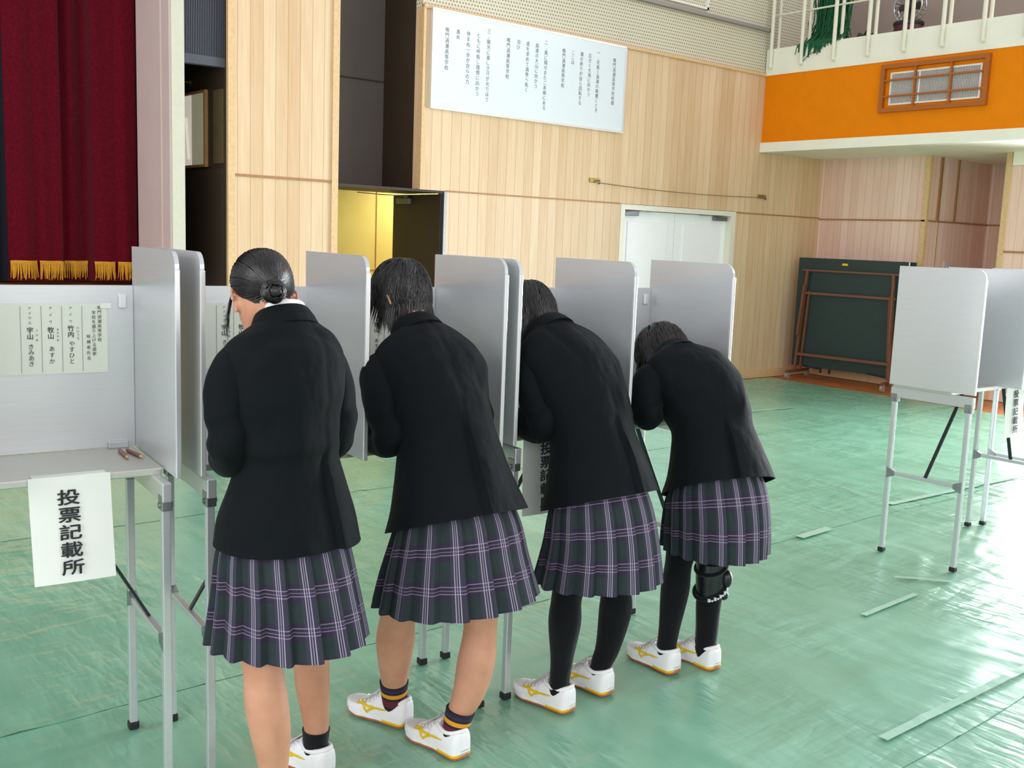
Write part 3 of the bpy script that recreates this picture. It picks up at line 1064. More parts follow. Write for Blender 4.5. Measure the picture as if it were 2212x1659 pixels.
def tape(x0, y0, x1, y1, w, label):
    mb = MB()
    a, b = Vector((x0, y0, 0)), Vector((x1, y1, 0))
    n = max(2, int((b - a).length / 0.05))
    d = (b - a).normalized()
    s = Vector((-d.y, d.x, 0)) * w / 2
    rows = [[], []]
    for i in range(n + 1):
        p = a + (b - a) * i / n
        z = 0.0105 + 0.0015 * random.random()
        for k, sg in ((0, -1), (1, 1)):
            q = p + s * sg
            rows[k].append(Vector((q.x, q.y, z + max(0, wrinkle(q.x, q.y) - 0.004))))
    mb.rings(rows, 0, False, False)
    mb.rings([[p - Vector((0, 0, 0.001)) for p in r] for r in rows], 0, False, False)
    tag(mb.build('tape_strip', M['tape']), label, 'tape', 'tape strips on the green floor sheets')


tape(4.79, 3.31, 5.11, 3.33, 0.055, 'short clear tape strip on the green sheet left of the empty booth legs')
tape(5.94, 3.455, 7.6, 3.40, 0.045, 'long shiny tape strip on the green sheet behind the empty booth')
tape(7.6, 6.29, 8.70, 6.20, 0.04, 'pale tape strip on the green sheet in front of the white double doors')
tape(4.62, 2.62, 4.80, 2.42, 0.03, 'crumpled tape piece on the green sheet between the empty booth legs')
tape(4.0, 2.40, 4.47, 2.42, 0.03, 'tape strip on the green sheet in front of the empty booth')
tape(3.02, 1.70, 4.1, 1.70, 0.035, 'tape strip along the seam of the nearest green sheet')


# ================================================================== POLLING BOOTHS
SHELF = 0.93


def rounded_panel(d0, d1, z0, z1, r):
    """outline in (depth, height): rounded at the front top corner"""
    pts = [(d1, z0), (d1, z1)]
    for i in range(7):
        a = pi / 2 + (pi / 2) * i / 6
        pts.append((d0 + r + r * cos(a), z1 - r + r * sin(a)))
    pts.append((d0, z0))
    return pts


def booth(name, origin, deg, label, width=0.99):
    """origin: front left corner of the side panel on the floor; local x along the row, y into the booth"""
    t = thing(name, label, 'polling booth', (origin[0], origin[1], 0), radians(deg), 'aluminium polling booths')
    D = 0.465
    top = 1.548

    def panel(nm, x, th=0.012):
        out = rounded_panel(0.0, D, SHELF - 0.005, top, 0.045)
        p = MB().prism(out, (x - th / 2, 0, 0), (0, 1, 0), (0, 0, 1), (1, 0, 0), th).build(nm, M['alu'], t)
        e = MB()
        e.box((x - 0.0075, -0.005, SHELF - 0.005), (x + 0.0075, 0.005, top - 0.05), 0, 0.002)
        e.build('edge_strip', M['alu_edge'], p)
        return p
    panel('side_panel', 0.0)
    panel('divider_panel', width / 2)
    panel('side_panel', width)
    MB().box((0.006, D - 0.012, SHELF), (width - 0.006, D, 1.43), 0, 0.002).build('back_panel', M['alu'], t)
    MB().box((0.012, 0.125, SHELF - 0.022), (width - 0.012, D - 0.012, SHELF), 0, 0.004).build('tabletop', M['alu_top'], t)
    # clips on the back panel
    for x in (0.06, width / 2 - 0.05, width / 2 + 0.05, width - 0.06):
        MB().box((x - 0.03, D - 0.03, SHELF), (x + 0.03, D - 0.011, SHELF + 0.022), 0, 0.003).build('clip', M['alu_leg'], t)
    for x in (0.04, width - 0.04):
        MB().box((x - 0.012, D - 0.024, 1.36), (x + 0.012, D - 0.011, 1.405), 0, 0.004).build('clip', M['alu_edge'], t)
    ends = ((0.028, -1), (width - 0.028, 1))
    for x, s in ends:
        MB().box((x - 0.014, 0.012, SHELF - 0.075), (x + 0.014, D, SHELF - 0.02), 0, 0.004).build('end_rail', M['alu_leg'], t)
        for y in (0.035, D - 0.022):
            lg = MB().bar((x, y, SHELF - 0.07), (x, y, 0.022), 0.024, 0.024, bev=0.003).build('leg', M['alu_leg'], t)
            MB().box((x - 0.016, y - 0.016, 0.003), (x + 0.016, y + 0.016, 0.028), 0, 0.004).build('foot_cap', M['rubber'], lg)
            MB().box((x - 0.015, y - 0.02, SHELF - 0.10), (x + 0.015, y + 0.02, SHELF - 0.055), 0, 0.003).cyl((x - 0.02, y, SHELF - 0.085), (x + 0.02, y, SHELF - 0.085), 0.008, 10).build('hinge', M['steel'], lg)
        cb = MB().bar((x, 0.035, 0.445), (x, D - 0.022, 0.445), 0.02, 0.02, up=(1, 0, 0), bev=0.003).build('crossbar', M['alu_leg'], t)
        for y, q in ((0.05, 1), (D - 0.037, -1)):
            MB().prism([(0, -0.03), (0.0, 0.03), (0.045 * q, 0.012), (0.045 * q, -0.012)], (x - 0.013, y - 0.02 * q, 0.445), (0, 1, 0), (0, 0, 1), (1, 0, 0), 0.026).build('gusset', M['steel'], cb)
        MB().bar((x, D * 0.5, 0.455), (x - s * 0.25, 0.20, SHELF - 0.03), 0.02, 0.008, bev=0.002).build('brace', M['black_steel'], t)
    return t


U1 = booth('polling_booth', (0.036, 2.805), -5, 'aluminium booth at the left edge with a list and two pencils on its empty shelf')
U2 = booth('polling_booth', (1.087, 2.706), -5, 'aluminium booth used by the bun-haired person and the spiky-haired person')
U3 = booth('polling_booth', (2.135, 2.622), -3.5, 'aluminium booth used by the two people in black stockings', 1.012)
U4 = booth('polling_booth', (4.955, 2.475), 0, 'empty aluminium booth standing apart right of the people')
U5 = booth('polling_booth', (5.99, 2.44), -1, 'aluminium booth mostly hidden behind the empty one, cut by the right edge')


def on_unit(unit, x, y, z):
    m = Matrix.Translation(unit.location) @ Matrix.Rotation(unit.rotation_euler.z, 4, 'Z')
    return m @ Vector((x, y, z)), unit.rotation_euler.z


def candidate_list(unit, xr, ztop, label):
    """A4 landscape sheet taped to the back panel; xr is its right edge in booth space"""
    loc, rz = on_unit(unit, xr, 0.465 - 0.013, ztop)
    t = thing('candidate_list', label, 'notice', loc, rz, 'candidate lists taped in the booths')
    w, h = 0.297, 0.208
    mb = MB()
    n = 12
    rows = [[Vector((-w + w * i / n, -0.0015 - 0.002 * sin(i * 0.9) ** 2 * (j == 0), -h + h * j)) for i in range(n + 1)] for j in (0, 1)]
    mb.rings(rows, 0, False, False)
    rows = [[p + Vector((0, 0.0008, 0)) for p in r] for r in rows]
    mb.rings(rows, 0, False, False)
    mb.build('sheet', M['paper_list'], t)
    L = MB()
    o, u, v, nn = (0, -0.0042, 0), (1, 0, 0), (0, 0, 1), (0, 0, 0)
    column_text(L, '鳴門渦潮高等学校', -0.022, -0.012, 0.0125, 0.0138, o, u, v, nn)
    column_text(L, '学校を盛り上げる選挙', -0.038, -0.027, 0.0125, 0.0138, o, u, v, nn)
    column_text(L, '候補者氏名', -0.054, -0.098, 0.012, 0.0165, o, u, v, nn)
    big = 0.0185
    column_text(L, 'ア', -0.103, -0.013, 0.010, 0.02, o, u, v, nn)
    column_text(L, 'イウ', -0.103, -0.032, 0.010, 0.02, o, u, v, nn)
    column_text(L, '竹内', -0.103, -0.073, big, 0.0185, o, u, v, nn, 1, 0, 0.012)
    column_text(L, 'やすひと', -0.101, -0.119, big * 0.92, 0.0175, o, u, v, nn)
    column_text(L, 'たけうち', -0.083, -0.072, 0.008, 0.0105, o, u, v, nn)
    column_text(L, 'アイウ', -0.158, -0.013, 0.010, 0.02, o, u, v, nn)
    column_text(L, '牧山', -0.158, -0.077, big, 0.0185, o, u, v, nn, 1, 0, 0.012)
    column_text(L, 'あすか', -0.156, -0.133, big * 0.92, 0.0185, o, u, v, nn)
    column_text(L, 'まきやま', -0.139, -0.076, 0.008, 0.0105, o, u, v, nn)
    column_text(L, 'アイウエ', -0.214, -0.013, 0.010, 0.014, o, u, v, nn)
    column_text(L, '宇山', -0.214, -0.077, big, 0.0185, o, u, v, nn, 1, 0, 0.012)
    column_text(L, 'きみあき', -0.212, -0.125, big * 0.92, 0.0170, o, u, v, nn)
    column_text(L, 'うやま', -0.196, -0.078, 0.008, 0.014, o, u, v, nn)
    L.build('lettering', M['ink'], t)
    R = MB()
    for x in (-0.071, -0.127, -0.183, -0.239):
        R.box((x - 0.0004, -0.0042, -h + 0.006), (x + 0.0004, -0.0036, -0.006))
    R.build('ruled_lines', M['ink_soft'], t)
    MB().box((-0.02, -0.005, -0.014), (0.012, -0.004, 0.002)).build('tape', M['paper'], t)


candidate_list(U1, 0.905, 1.375, 'candidate list taped in the left booth above the two pencils')
candidate_list(U2, 0.42, 1.375, 'candidate list taped in front of the bun-haired person')
candidate_list(U2, 0.905, 1.375, 'candidate list taped in front of the spiky-haired person')


def paper_sign(unit, x0, label, tilt=0.0, ztop=0.932):
    loc, rz = on_unit(unit, x0, 0.125 - 0.004, ztop)
    t = thing('paper_sign', label, 'sign', loc, rz, 'paper signs hung on the booth fronts')
    w, h = 0.21, 0.297
    mb = MB()
    n, k = 8, 10

    def q(i, j):
        x = w * i / n
        z = -h * j / k
        return Vector((x + tilt * -z, -0.002 - 0.010 * (j / k) ** 2 - 0.003 * sin(pi * i / n), z))
    rows = [[q(i, j) for i in range(n + 1)] for j in range(k + 1)]
    mb.rings(rows, 0, False, False)
    mb.rings([[p + Vector((0, 0.0009, 0)) for p in r] for r in rows], 0, False, False)
    mb.build('sheet', M['paper'], t, 60)
    # flap taped over the shelf edge
    MB().box((0.01, -0.001, -0.001), (w - 0.01, 0.03, 0.0008)).build('flap', M['paper'], t)
    L = MB()
    for i, ch in enumerate('投票記載所'):
        z = -0.058 - 0.0485 * i
        yj = -0.0085 - 0.010 * (-z / h) ** 2
        column_text(L, ch, w * 0.465 + tilt * -z + 0.0, z, 0.0455, 0.05, (0, yj, 0), (1, 0, 0), (0, 0.03, 1), (0, 0, 0), 1.32, 0, 0.02)
    L.build('lettering', M['ink'], t)


paper_sign(U1, 0.625, 'paper voting sign hanging from the left booth shelf, fully in view', 0.03)
paper_sign(U3, 0.125, 'paper voting sign hanging between the spiky-haired person and the first person in stockings')
paper_sign(U4, 0.585, 'paper voting sign hanging at the empty booth by the right edge')

for (a, b, lab) in (((1.005, 3.095), (1.012, 2.975), 'dark red pencil on the left booth shelf, the one nearer the side panel'),
                    ((0.985, 3.105), (0.972, 2.985), 'dark red pencil on the left booth shelf, the one farther from the side panel')):
    a, b = Vector((*a, SHELF + 0.006)), Vector((*b, SHELF + 0.006))
    t = thing('pencil', lab, 'pencil', a)
    MB().tube([(0, 0, 0), (b - a) * 0.86], 0.0055, 6).build('shaft', M['pencil'], t)
    MB().tube([(b - a) * 0.86, (b - a)], [0.0055, 0.0008], 8).build('tip', M['pencil_wood'], t)

#PEOPLE
# ================================================================== PEOPLE
# each person is built in its own space: x to the person's right, y forward, z up, origin on the floor


def crom(p0, p1, p2, p3, t):
    return 0.5 * ((2 * p1) + (-p0 + p2) * t + (2 * p0 - 5 * p1 + 4 * p2 - p3) * t * t + (-p0 + 3 * p1 - 3 * p2 + p3) * t ** 3)


def interp(rows, per):
    """smooth interpolation of equal-length number rows"""
    out = []
    n = len(rows)
    for i in range(n - 1):
        a, b, c, d = rows[max(i - 1, 0)], rows[i], rows[i + 1], rows[min(i + 2, n - 1)]
        for k in range(per):
            t = k / per
            out.append([crom(a[j], b[j], c[j], d[j], t) for j in range(len(b))])
    out.append(list(rows[-1]))
    return out


def sgnpow(v, p):
    return math.copysign(abs(v) ** p, v)


def torso_rings(st, per=6, seg=72, mod=None):
    """st rows: x, y, z, lean(deg), roll(deg), half width, depth front, depth back, exponent.
    ring index 0 is the middle of the back, running towards the right side"""
    rows = interp(st, per)
    rings = []
    for i, (x, y, z, lean, roll, a, bf, bb, ex) in enumerate(rows):
        R = Matrix.Rotation(radians(roll), 3, 'Y') @ Matrix.Rotation(radians(-lean), 3, 'X')
        ring = []
        for k in range(seg):
            th = 2 * pi * k / seg
            cx, cy = sgnpow(sin(th), 2 / ex), sgnpow(-cos(th), 2 / ex)
            q = Vector((a * cx, (bf if cy > 0 else bb) * cy, 0))
            if mod:
                s = mod(th, i / (len(rows) - 1), q)
                if s:
                    q += s
            ring.append(Vector((x, y, z)) + R @ q)
        rings.append(ring)
    return rings


def limb(mb, pts, seg=16, per=5, mi=0, uv=False, mod=None):
    """pts rows: x, y, z, r, squash; swept tube with smooth radius"""
    rows = interp(pts, per)
    ps = [Vector(r[:3]) for r in rows]
    rings = []
    ref = None
    L = 0.0
    for i, p in enumerate(ps):
        t = (ps[min(i + 1, len(ps) - 1)] - ps[max(i - 1, 0)]).normalized()
        if ref is None:
            ref = Vector((1, 0, 0))
        ref = ref - t * ref.dot(t)
        ref.normalize()
        bi = t.cross(ref)
        r = max(rows[i][3], 0.0008)
        ring = []
        for k in range(seg):
            a = 2 * pi * k / seg
            rr = r + (mod(i / (len(ps) - 1), a) if mod else 0)
            ring.append(p + ref * cos(a) * rr + bi * sin(a) * rr * rows[i][4])
        rings.append(ring)
    n = len(rings) - 1
    mb.rings(rings, mi, True, True, (lambda i, k: (k / seg, i / n)) if uv else None)
    return rings


HEAD_ROWS = [  # z, half width, front y, back y
    (-0.122, 0.016, 0.072, 0.036), (-0.112, 0.036, 0.086, 0.012), (-0.095, 0.050, 0.090, -0.020), (-0.075, 0.058, 0.090, -0.052),
    (-0.050, 0.066, 0.090, -0.072), (-0.025, 0.071, 0.090, -0.086), (0.0, 0.074, 0.091, -0.095), (0.030, 0.075, 0.092, -0.098),
    (0.060, 0.071, 0.084, -0.092), (0.085, 0.060, 0.066, -0.076), (0.103, 0.042, 0.042, -0.052), (0.112, 0.022, 0.018, -0.028), (0.115, 0.004, -0.002, -0.008)]


def head_mesh(mb, T, ears=True):
    rows = interp([list(r) for r in HEAD_ROWS], 4)
    seg = 48
    rings = []

    def g(d, s):
        return math.exp(-(d / s) ** 2)
    for z, w, yf, yb in rows:
        cy, hy = (yf + yb) / 2, (yf - yb) / 2
        ring = []
        for k in range(seg):
            a = 2 * pi * k / seg
            x = w * sgnpow(sin(a), 0.92)
            y = cy + hy * cos(a)
            if y > 0.03:
                y += 0.024 * g(x, 0.012) * g(z + 0.040, 0.016) + 0.012 * g(x, 0.010) * g(z + 0.018, 0.020)
                y += 0.006 * g(x, 0.024) * g(z + 0.080, 0.012) - 0.004 * g(x, 0.02) * g(z + 0.080, 0.003)
                y -= 0.010 * (g(x - 0.031, 0.016) + g(x + 0.031, 0.016)) * g(z + 0.006, 0.013)
                y += 0.004 * g(z - 0.014, 0.010) + 0.005 * g(x, 0.02) * g(z + 0.108, 0.012)
            ring.append(T @ Vector((x, y, z)))
        rings.append(ring)
    mb.rings(rings, 0, True)
    for s in ((-1, 1) if ears else ()):  # ears
        pts = []
        for i in range(13):
            a = -0.6 + 4.6 * i / 12
            pts.append((s * (0.079 + 0.010 * max(0, cos(a))), -0.010 - 0.017 * cos(a), -0.022 + 0.029 * sin(a)))
        mb.tube([T @ Vector(p) for p in pts], [0.0048] * 12 + [0.006], 8)
        mb.ball(T @ Vector((s * 0.076, -0.006, -0.024)), (0.007, 0.016, 0.026), 12, 0, T.to_3x3())
        mb.ball(T @ Vector((s * 0.077, 0.002, -0.050)), (0.006, 0.008, 0.010), 10, 0, T.to_3x3())


def face_parts(body, T, P):
    R3 = T.to_3x3()
    for s in (-1, 1):
        e = MB().ball(T @ Vector((s * 0.031, 0.073, -0.006)), 0.0125, 16)
        eo = e.build('eye', M['eye_white'], body, 60)
        MB().ball(T @ Vector((s * 0.031, 0.0815, -0.009)), 0.0055, 12).build('iris', M['iris'], eo, 60)
        lid = MB().tube([T @ Vector((s * 0.031 + 0.016 * (i / 4 - 1), 0.0815 + 0.004 * (1 - (i / 4 - 1) ** 2), -0.002 + 0.004 * (1 - (i / 4 - 1) ** 2))) for i in range(9)], 0.0026, 6)
        lid.build('eyelash', M['iris'], body, 60)
        MB().tube([T @ Vector((s * 0.033 + s * 0.02 * (i / 4 - 1), 0.0885 - 0.005 * (i / 8), 0.016 + 0.004 * sin(pi * i / 8))) for i in range(9)], [0.0012, 0.002, 0.0025, 0.0027, 0.0027, 0.0025, 0.002, 0.0016, 0.001], 6).build('eyebrow', M['hair_black'], body, 60)
    MB().ball(T @ Vector((0, 0.0935, -0.0765)), (0.021, 0.004, 0.0042), 14, 0, R3).ball(T @ Vector((0, 0.0935, -0.0845)), (0.018, 0.0045, 0.005), 14, 0, R3).build('lips', M['lip'], body, 60)


def hand(mb, wrist, fwd, up, side, curl=0.5):
    """wrist joint, direction of the fingers, back-of-hand normal, side = +1 when the thumb is on the +x side"""
    f, u = Vector(fwd).normalized(), Vector(up).normalized()
    x = f.cross(u).normalized()
    u = x.cross(f)
    w = Vector(wrist)

    def P(a, b, c):
        return w + x * a + f * b + u * c
    palm = []
    for b, hw, th in ((-0.03, 0.024, 0.020), (0.0, 0.027, 0.018), (0.03, 0.036, 0.0155), (0.06, 0.040, 0.014), (0.082, 0.039, 0.012), (0.090, 0.034, 0.008)):
        ring = []
        for k in range(16):
            a = 2 * pi * k / 16
            ring.append(P(hw * cos(a), b, th * sin(a)))
        palm.append(ring)
    mb.rings(palm, 0, True)
    for i, (a, L, r) in enumerate(((0.029, 0.070, 0.0086), (0.010, 0.079, 0.0088), (-0.010, 0.074, 0.0084), (-0.029, 0.058, 0.0076))):
        a *= side
        pts = [P(a * 0.92, 0.07, 0.0)]
        ang = 0.12 + 0.08 * i
        p = P(a, 0.088, -0.001)
        pts.append(p.copy())
        for seg, c in ((0.44, 0.5), (0.30, 1.0), (0.26, 0.7)):
            dvec = f * cos(ang) - u * sin(ang) + x * a * 0.9
            p = p + dvec.normalized() * L * seg
            pts.append(p.copy())
            ang += curl * c
        limb(mb, [[*pts[0], r, 1], [*pts[1], r * 1.04, 1], [*pts[2], r, 1], [*pts[3], r * 0.92, 1], [*pts[4], r * 0.62, 1]], 10, 3)
    tp = [P(side * 0.018, 0.018, -0.004), P(side * 0.042, 0.040, -0.012), P(side * 0.052, 0.068, -0.020), P(side * 0.046, 0.092, -0.026)]
    limb(mb, [[*tp[0], 0.014, 1], [*tp[1], 0.0115, 1], [*tp[2], 0.0098, 1], [*tp[3], 0.007, 1]], 10, 3)


def remesh(o, voxel, smooth=4):
    md = o.modifiers.new('remesh', 'REMESH')
    md.mode = 'VOXEL'
    md.voxel_size = voxel
    md.use_smooth_shade = True
    sm = o.modifiers.new('smooth', 'SMOOTH')
    sm.factor = 0.5
    sm.iterations = smooth
    dg = bpy.context.evaluated_depsgraph_get()
    me = bpy.data.meshes.new_from_object(o.evaluated_get(dg))
    old = o.data
    o.modifiers.clear()
    o.data = me
    bpy.data.meshes.remove(old)
    for p in o.data.polygons:
        p.use_smooth = True


def hair_build(parent, T, mat, style, seed):
    rnd = random.Random(seed)
    mb = MB()
    tmp = MB()
    head_mesh(tmp, Matrix.Identity(4), False)
    bvh = BVHTree.FromPolygons([tuple(v) for v in tmp.v], tmp.f)

    def R(d):
        d = d.normalized()
        hit = bvh.ray_cast(d * 0.5, -d)
        return hit[0].length if hit[0] else 0.1

    def dirv(az, el):
        """az from the back (0) towards the right (+), el up from the horizon, degrees"""
        a, e = radians(az), radians(el)
        return Vector((sin(a) * cos(e), -cos(a) * cos(e), sin(e)))

    def hairline(az):
        a = abs(((az + 180) % 360) - 180)
        pts = style['line']
        for (a0, e0), (a1, e1) in zip(pts, pts[1:]):
            if a0 <= a <= a1:
                return e0 + (e1 - e0) * (a - a0) / (a1 - a0)
        return pts[-1][1]
    # cap
    na, ne = 72, 26
    rings = []
    for j in range(ne + 1):
        ring = []
        for i in range(na):
            az = 360 * i / na
            e0 = hairline(az)
            el = e0 + (90 - e0) * (j / ne)
            d = dirv(az, min(el, 89.9))
            lift = style['lift'] * min(1, 0.05 + j / 6)
            lift += 0.0025 * noise.noise(Vector((az * 0.09 * style.get('groove', 1), el * 0.03, seed)))
            ring.append(T @ (d * (R(d) + max(0.002, lift))))
        rings.append(ring)
    mb.rings(rings, 0, True)

    def strand(pts, w):
        n = len(pts)
        prs = []
        for i, p in enumerate(pts):
            t = (pts[min(i + 1, n - 1)] - pts[max(i - 1, 0)]).normalized()
            o = t.cross(p.normalized())
            if o.length < 1e-4:
                o = t.orthogonal()
            o.normalize()
            up = o.cross(t)
            ww = w * (1 - (i / (n - 1)) ** 3 * 0.92) * (0.6 + 0.4 * min(1, i / 1.5))
            prs.append([T @ (p + o * ww), T @ (p + up * ww * 0.55), T @ (p - o * ww)])
        mb.rings(prs, 0, True)
    bun = style.get('bun')
    if bun:
        bd = dirv(*bun[:2])
        for i in range(900):
            az = rnd.uniform(0, 360)
            e0 = hairline(az)
            el = e0 + rnd.random() ** 1.3 * (80 - e0)
            d = dirv(az, el)
            if d.angle(bd) < 0.25:
                continue
            pts = []
            for k in range(8):
                t = k / 7
                dd = d.slerp(bd, t * 0.93) if d.angle(bd) < 3.0 else d
                az2 = math.degrees(atan2(dd.x, -dd.y))
                rim = max(0.0, min(1.0, (math.degrees(math.asin(dd.z)) - hairline(az2)) / 22))
                pts.append(dd * (R(dd) + style['lift'] * (0.25 + 0.85 * rim) + 0.0015 + 0.005 * t * t + rnd.uniform(0, 0.0015)))
            strand(pts, rnd.uniform(0.0012, 0.0026))
        c = bd * (R(bd) + 0.026)
        ax = bd
        s1 = ax.orthogonal().normalized()
        s2 = ax.cross(s1)
        r0 = bun[2]
        mb.ball(T @ c, (r0 * 0.74,) * 3, 20)
        for i in range(240):
            a0 = rnd.uniform(0, 2 * pi)
            tw = rnd.uniform(0.8, 1.9)
            rr = rnd.uniform(0.45, 1.0)
            h0 = rnd.uniform(-0.5, 0.9)
            pts = []
            for k in range(9):
                a = a0 + tw * k / 8
                q = rr * (1 - 0.10 * sin(pi * k / 8))
                hh = h0 * 0.6 * r0 + 0.25 * r0 * sin(k * 0.4 + i)
                rad = sqrt(max(0.05, 1 - (hh / r0) ** 2)) * r0 * (0.72 + 0.30 * q)
                pts.append(c + (s1 * cos(a) + s2 * sin(a)) * rad + ax * hh)
            strand(pts, rnd.uniform(0.0015, 0.003))
    else:
        cd = dirv(*style['whorl'])
        e1 = cd.orthogonal().normalized()
        e2 = cd.cross(e1)
        for i in range(style.get('count', 1500)):
            al = rnd.uniform(0, 2 * pi)
            ax = (e1 * cos(al) + e2 * sin(al))
            t0 = rnd.random() ** 0.7 * 1.9
            swirl = rnd.uniform(-0.25, 0.25)
            L = rnd.uniform(*style['len'])
            pts = []
            ang = t0
            p = None
            for k in range(9):
                aa = al + swirl * k / 8
                ax2 = e1 * cos(aa) + e2 * sin(aa)
                d = (cd * cos(ang) + ax2 * sin(ang)).normalized()
                az = math.degrees(atan2(d.x, -d.y))
                el = math.degrees(math.asin(max(-1, min(1, d.z))))
                out = el < hairline(az) + 2
                if out and p is not None and len(pts) >= 2:
                    dv = (pts[-1] - pts[-2])
                    g = T.to_3x3().inverted() @ Vector((0, 0, -1))
                    p = p + (dv.normalized() * 0.6 + g * style.get('grav', 0.4) + d * style.get('flare', 0.05)).normalized() * L / 8
                elif out:
                    break
                else:
                    rr = R(d) + style['lift'] + 0.001 + style.get('vol', 0.004) * sin(pi * k / 8) + rnd.uniform(0, style.get('rag', 0.003))
                    p = d * rr
                    ang += L / 8 / max(0.07, rr)
                pts.append(p.copy())
            if len(pts) > 4:
                strand(pts, rnd.uniform(0.0014, 0.0034))
    for lk in style.get('locks', []):
        (az, el), down, n, spread = lk
        g = T.to_3x3().inverted() @ Vector((0, 0, -1))
        for i in range(n):
            d = dirv(az + rnd.uniform(-spread, spread), el + rnd.uniform(-spread, spread))
            p = d * (R(d) + style['lift'])
            pts = [d * (R(d) + style['lift'] * 0.5) + Vector((0, 0, 0.012))]
            L = down * rnd.uniform(0.7, 1.0)
            for k in range(7):
                pts.append(p.copy())
                p = p + (g * 0.9 + d * 0.22 * (1 - k / 4) + Vector((rnd.uniform(-.1, .1), rnd.uniform(-.1, .1), 0))).normalized() * L / 7
            strand(pts, rnd.uniform(0.0012, 0.0024))
    return mb.build('hair', mat, parent, 50)


def shoe(parent, ankle, heading, mirror, name='shoe', pitch=0.0):
    """sports shoe; local y from heel to toe. ankle is where the leg enters (x, y) with the sole on the floor"""
    Ls = 0.255
    H = Matrix.Translation(Vector((ankle[0], ankle[1], ankle[2] if len(ankle) > 2 else 0.006))) @ Matrix.Rotation(radians(heading), 4, 'Z') @ Matrix.Rotation(radians(pitch), 4, 'X') @ Matrix.Translation(Vector((0, -0.062, 0)))
    side = -1 if mirror else 1

    def W(t):  # half width along the sole, inner/outer
        pts = [(0, 0.018), (0.03, 0.030), (0.10, 0.036), (0.25, 0.036), (0.42, 0.034), (0.60, 0.040), (0.74, 0.046), (0.86, 0.042), (0.95, 0.028), (1.0, 0.010)]
        for (a, b), (c, d) in zip(pts, pts[1:]):
            if a <= t <= c:
                s = (t - a) / (c - a)
                s = s * s * (3 - 2 * s)
                return b + (d - b) * s
        return pts[-1][1]

    def cx(t):
        return side * -0.008 * max(0, (t - 0.45) / 0.55) ** 1.5

    def outline(off, z, t0=0.0, t1=1.0, n=26):
        a = [Vector((cx(t) + W(t) + off, t * Ls, z)) for t in [t0 + (t1 - t0) * i / n for i in range(n + 1)]]
        b = [Vector((cx(t) - W(t) - off, t * Ls, z)) for t in [t0 + (t1 - t0) * i / n for i in range(n + 1)]]
        return a + b[::-1]

    def spring(v):  # toe spring and heel lift of the sole
        t = v.y / Ls
        dz = 0.014 * max(0, (t - 0.72) / 0.28) ** 2 + 0.006 * max(0, (0.08 - t) / 0.08) ** 2
        return Vector((v.x, v.y, v.z + dz))

    def slab(z0, z1, o0, o1, t0, t1, mat, nm, root):
        r = [[H @ spring(p) for p in outline(o, z, t0, t1)] for o, z in ((o0, z0), ((o0 + o1) / 2 + 0.0012, (z0 + z1) / 2), (o1, z1))]
        return MB().rings(r, 0, True).build(nm, mat, root, 40)
    # upper
    st = []
    for t, h, wz in ((0.0, 0.060, 0.7), (0.015, 0.080, 0.9), (0.06, 0.088, 1.0), (0.14, 0.082, 1.0), (0.24, 0.080, 1.0), (0.36, 0.088, 1.0), (0.44, 0.086, 1.0),
                     (0.54, 0.074, 1.0), (0.66, 0.060, 1.0), (0.78, 0.050, 1.0), (0.88, 0.043, 1.0), (0.95, 0.035, 0.95), (1.0, 0.022, 0.8)):
        st.append([t, h, W(t) * wz + 0.002, cx(t)])
    rows = interp(st, 3)
    rings = []
    for t, h, w, c in rows:
        ring = []
        for k in range(25):
            a = pi * k / 24
            narrow = 1.0
            zz = sin(a) ** 0.62
            if t > 0.5:
                xw = w * cos(a)
            else:
                xw = (w + 0.003) * sgnpow(cos(a), 0.45)
            ring.append(spring(Vector((c + xw, t * Ls, 0.020 + (h - 0.020) * zz))))
        rings.append(ring)
    up = MB()
    seg = 25
    vs = [p for r in rings for p in r]
    fs = []
    mis = []
    for i in range(len(rings) - 1):
        for k in range(seg - 1):
            fs.append([i * seg + k, i * seg + k + 1, (i + 1) * seg + k + 1, (i + 1) * seg + k])
            t = rows[i][0]
            mis.append(1 if (t > 0.52 and 5 < k < 19) else 0)
        fs.append([i * seg + seg - 1, i * seg, (i + 1) * seg, (i + 1) * seg + seg - 1])
        mis.append(0)
    fs.append(list(range(seg)))
    fs.append([(len(rings) - 1) * seg + k for k in range(seg)][::-1])
    mis += [0, 0]
    up.add([H @ p for p in vs], fs)
    up.mi = mis
    root = up.build(name, [M['shoe_white'], M['shoe_mesh']], parent, 45)
    bvh = BVHTree.FromPolygons([tuple(v) for v in vs], fs)
    # padded collar and tongue
    col = []
    for i in range(25):
        a = 2 * pi * i / 24
        yy = 0.060 + 0.053 * cos(a)
        zz = 0.080 + 0.012 * max(0, -cos(a)) ** 2 + 0.010 * max(0, cos(a))
        col.append(H @ Vector((0.0335 * sin(a), yy, zz)))
    MB().tube(col, 0.0078, 8).build('collar', M['shoe_white'], root, 60)
    tg = [H @ spring(Vector((x, 0.108 + 0.012 * j, 0.104 - 0.010 * j))) for j in range(5) for x in (-0.022, 0.022)]
    m = MB()
    m.rings([[H @ Vector((x * 0.022, 0.098 + 0.014 * j + 0.006 * (1 - x * x), 0.112 - 0.011 * j + 0.004 * (1 - x * x))) for x in (-1, -.5, 0, .5, 1)] for j in range(6)], 0, False, False)
    m.rings([[H @ Vector((x * 0.022, 0.104 + 0.014 * j + 0.006 * (1 - x * x), 0.107 - 0.011 * j + 0.004 * (1 - x * x))) for x in (-1, -.5, 0, .5, 1)] for j in range(6)], 0, False, False)
    m.build('tongue', M['shoe_mesh'], root, 60)
    m = MB()
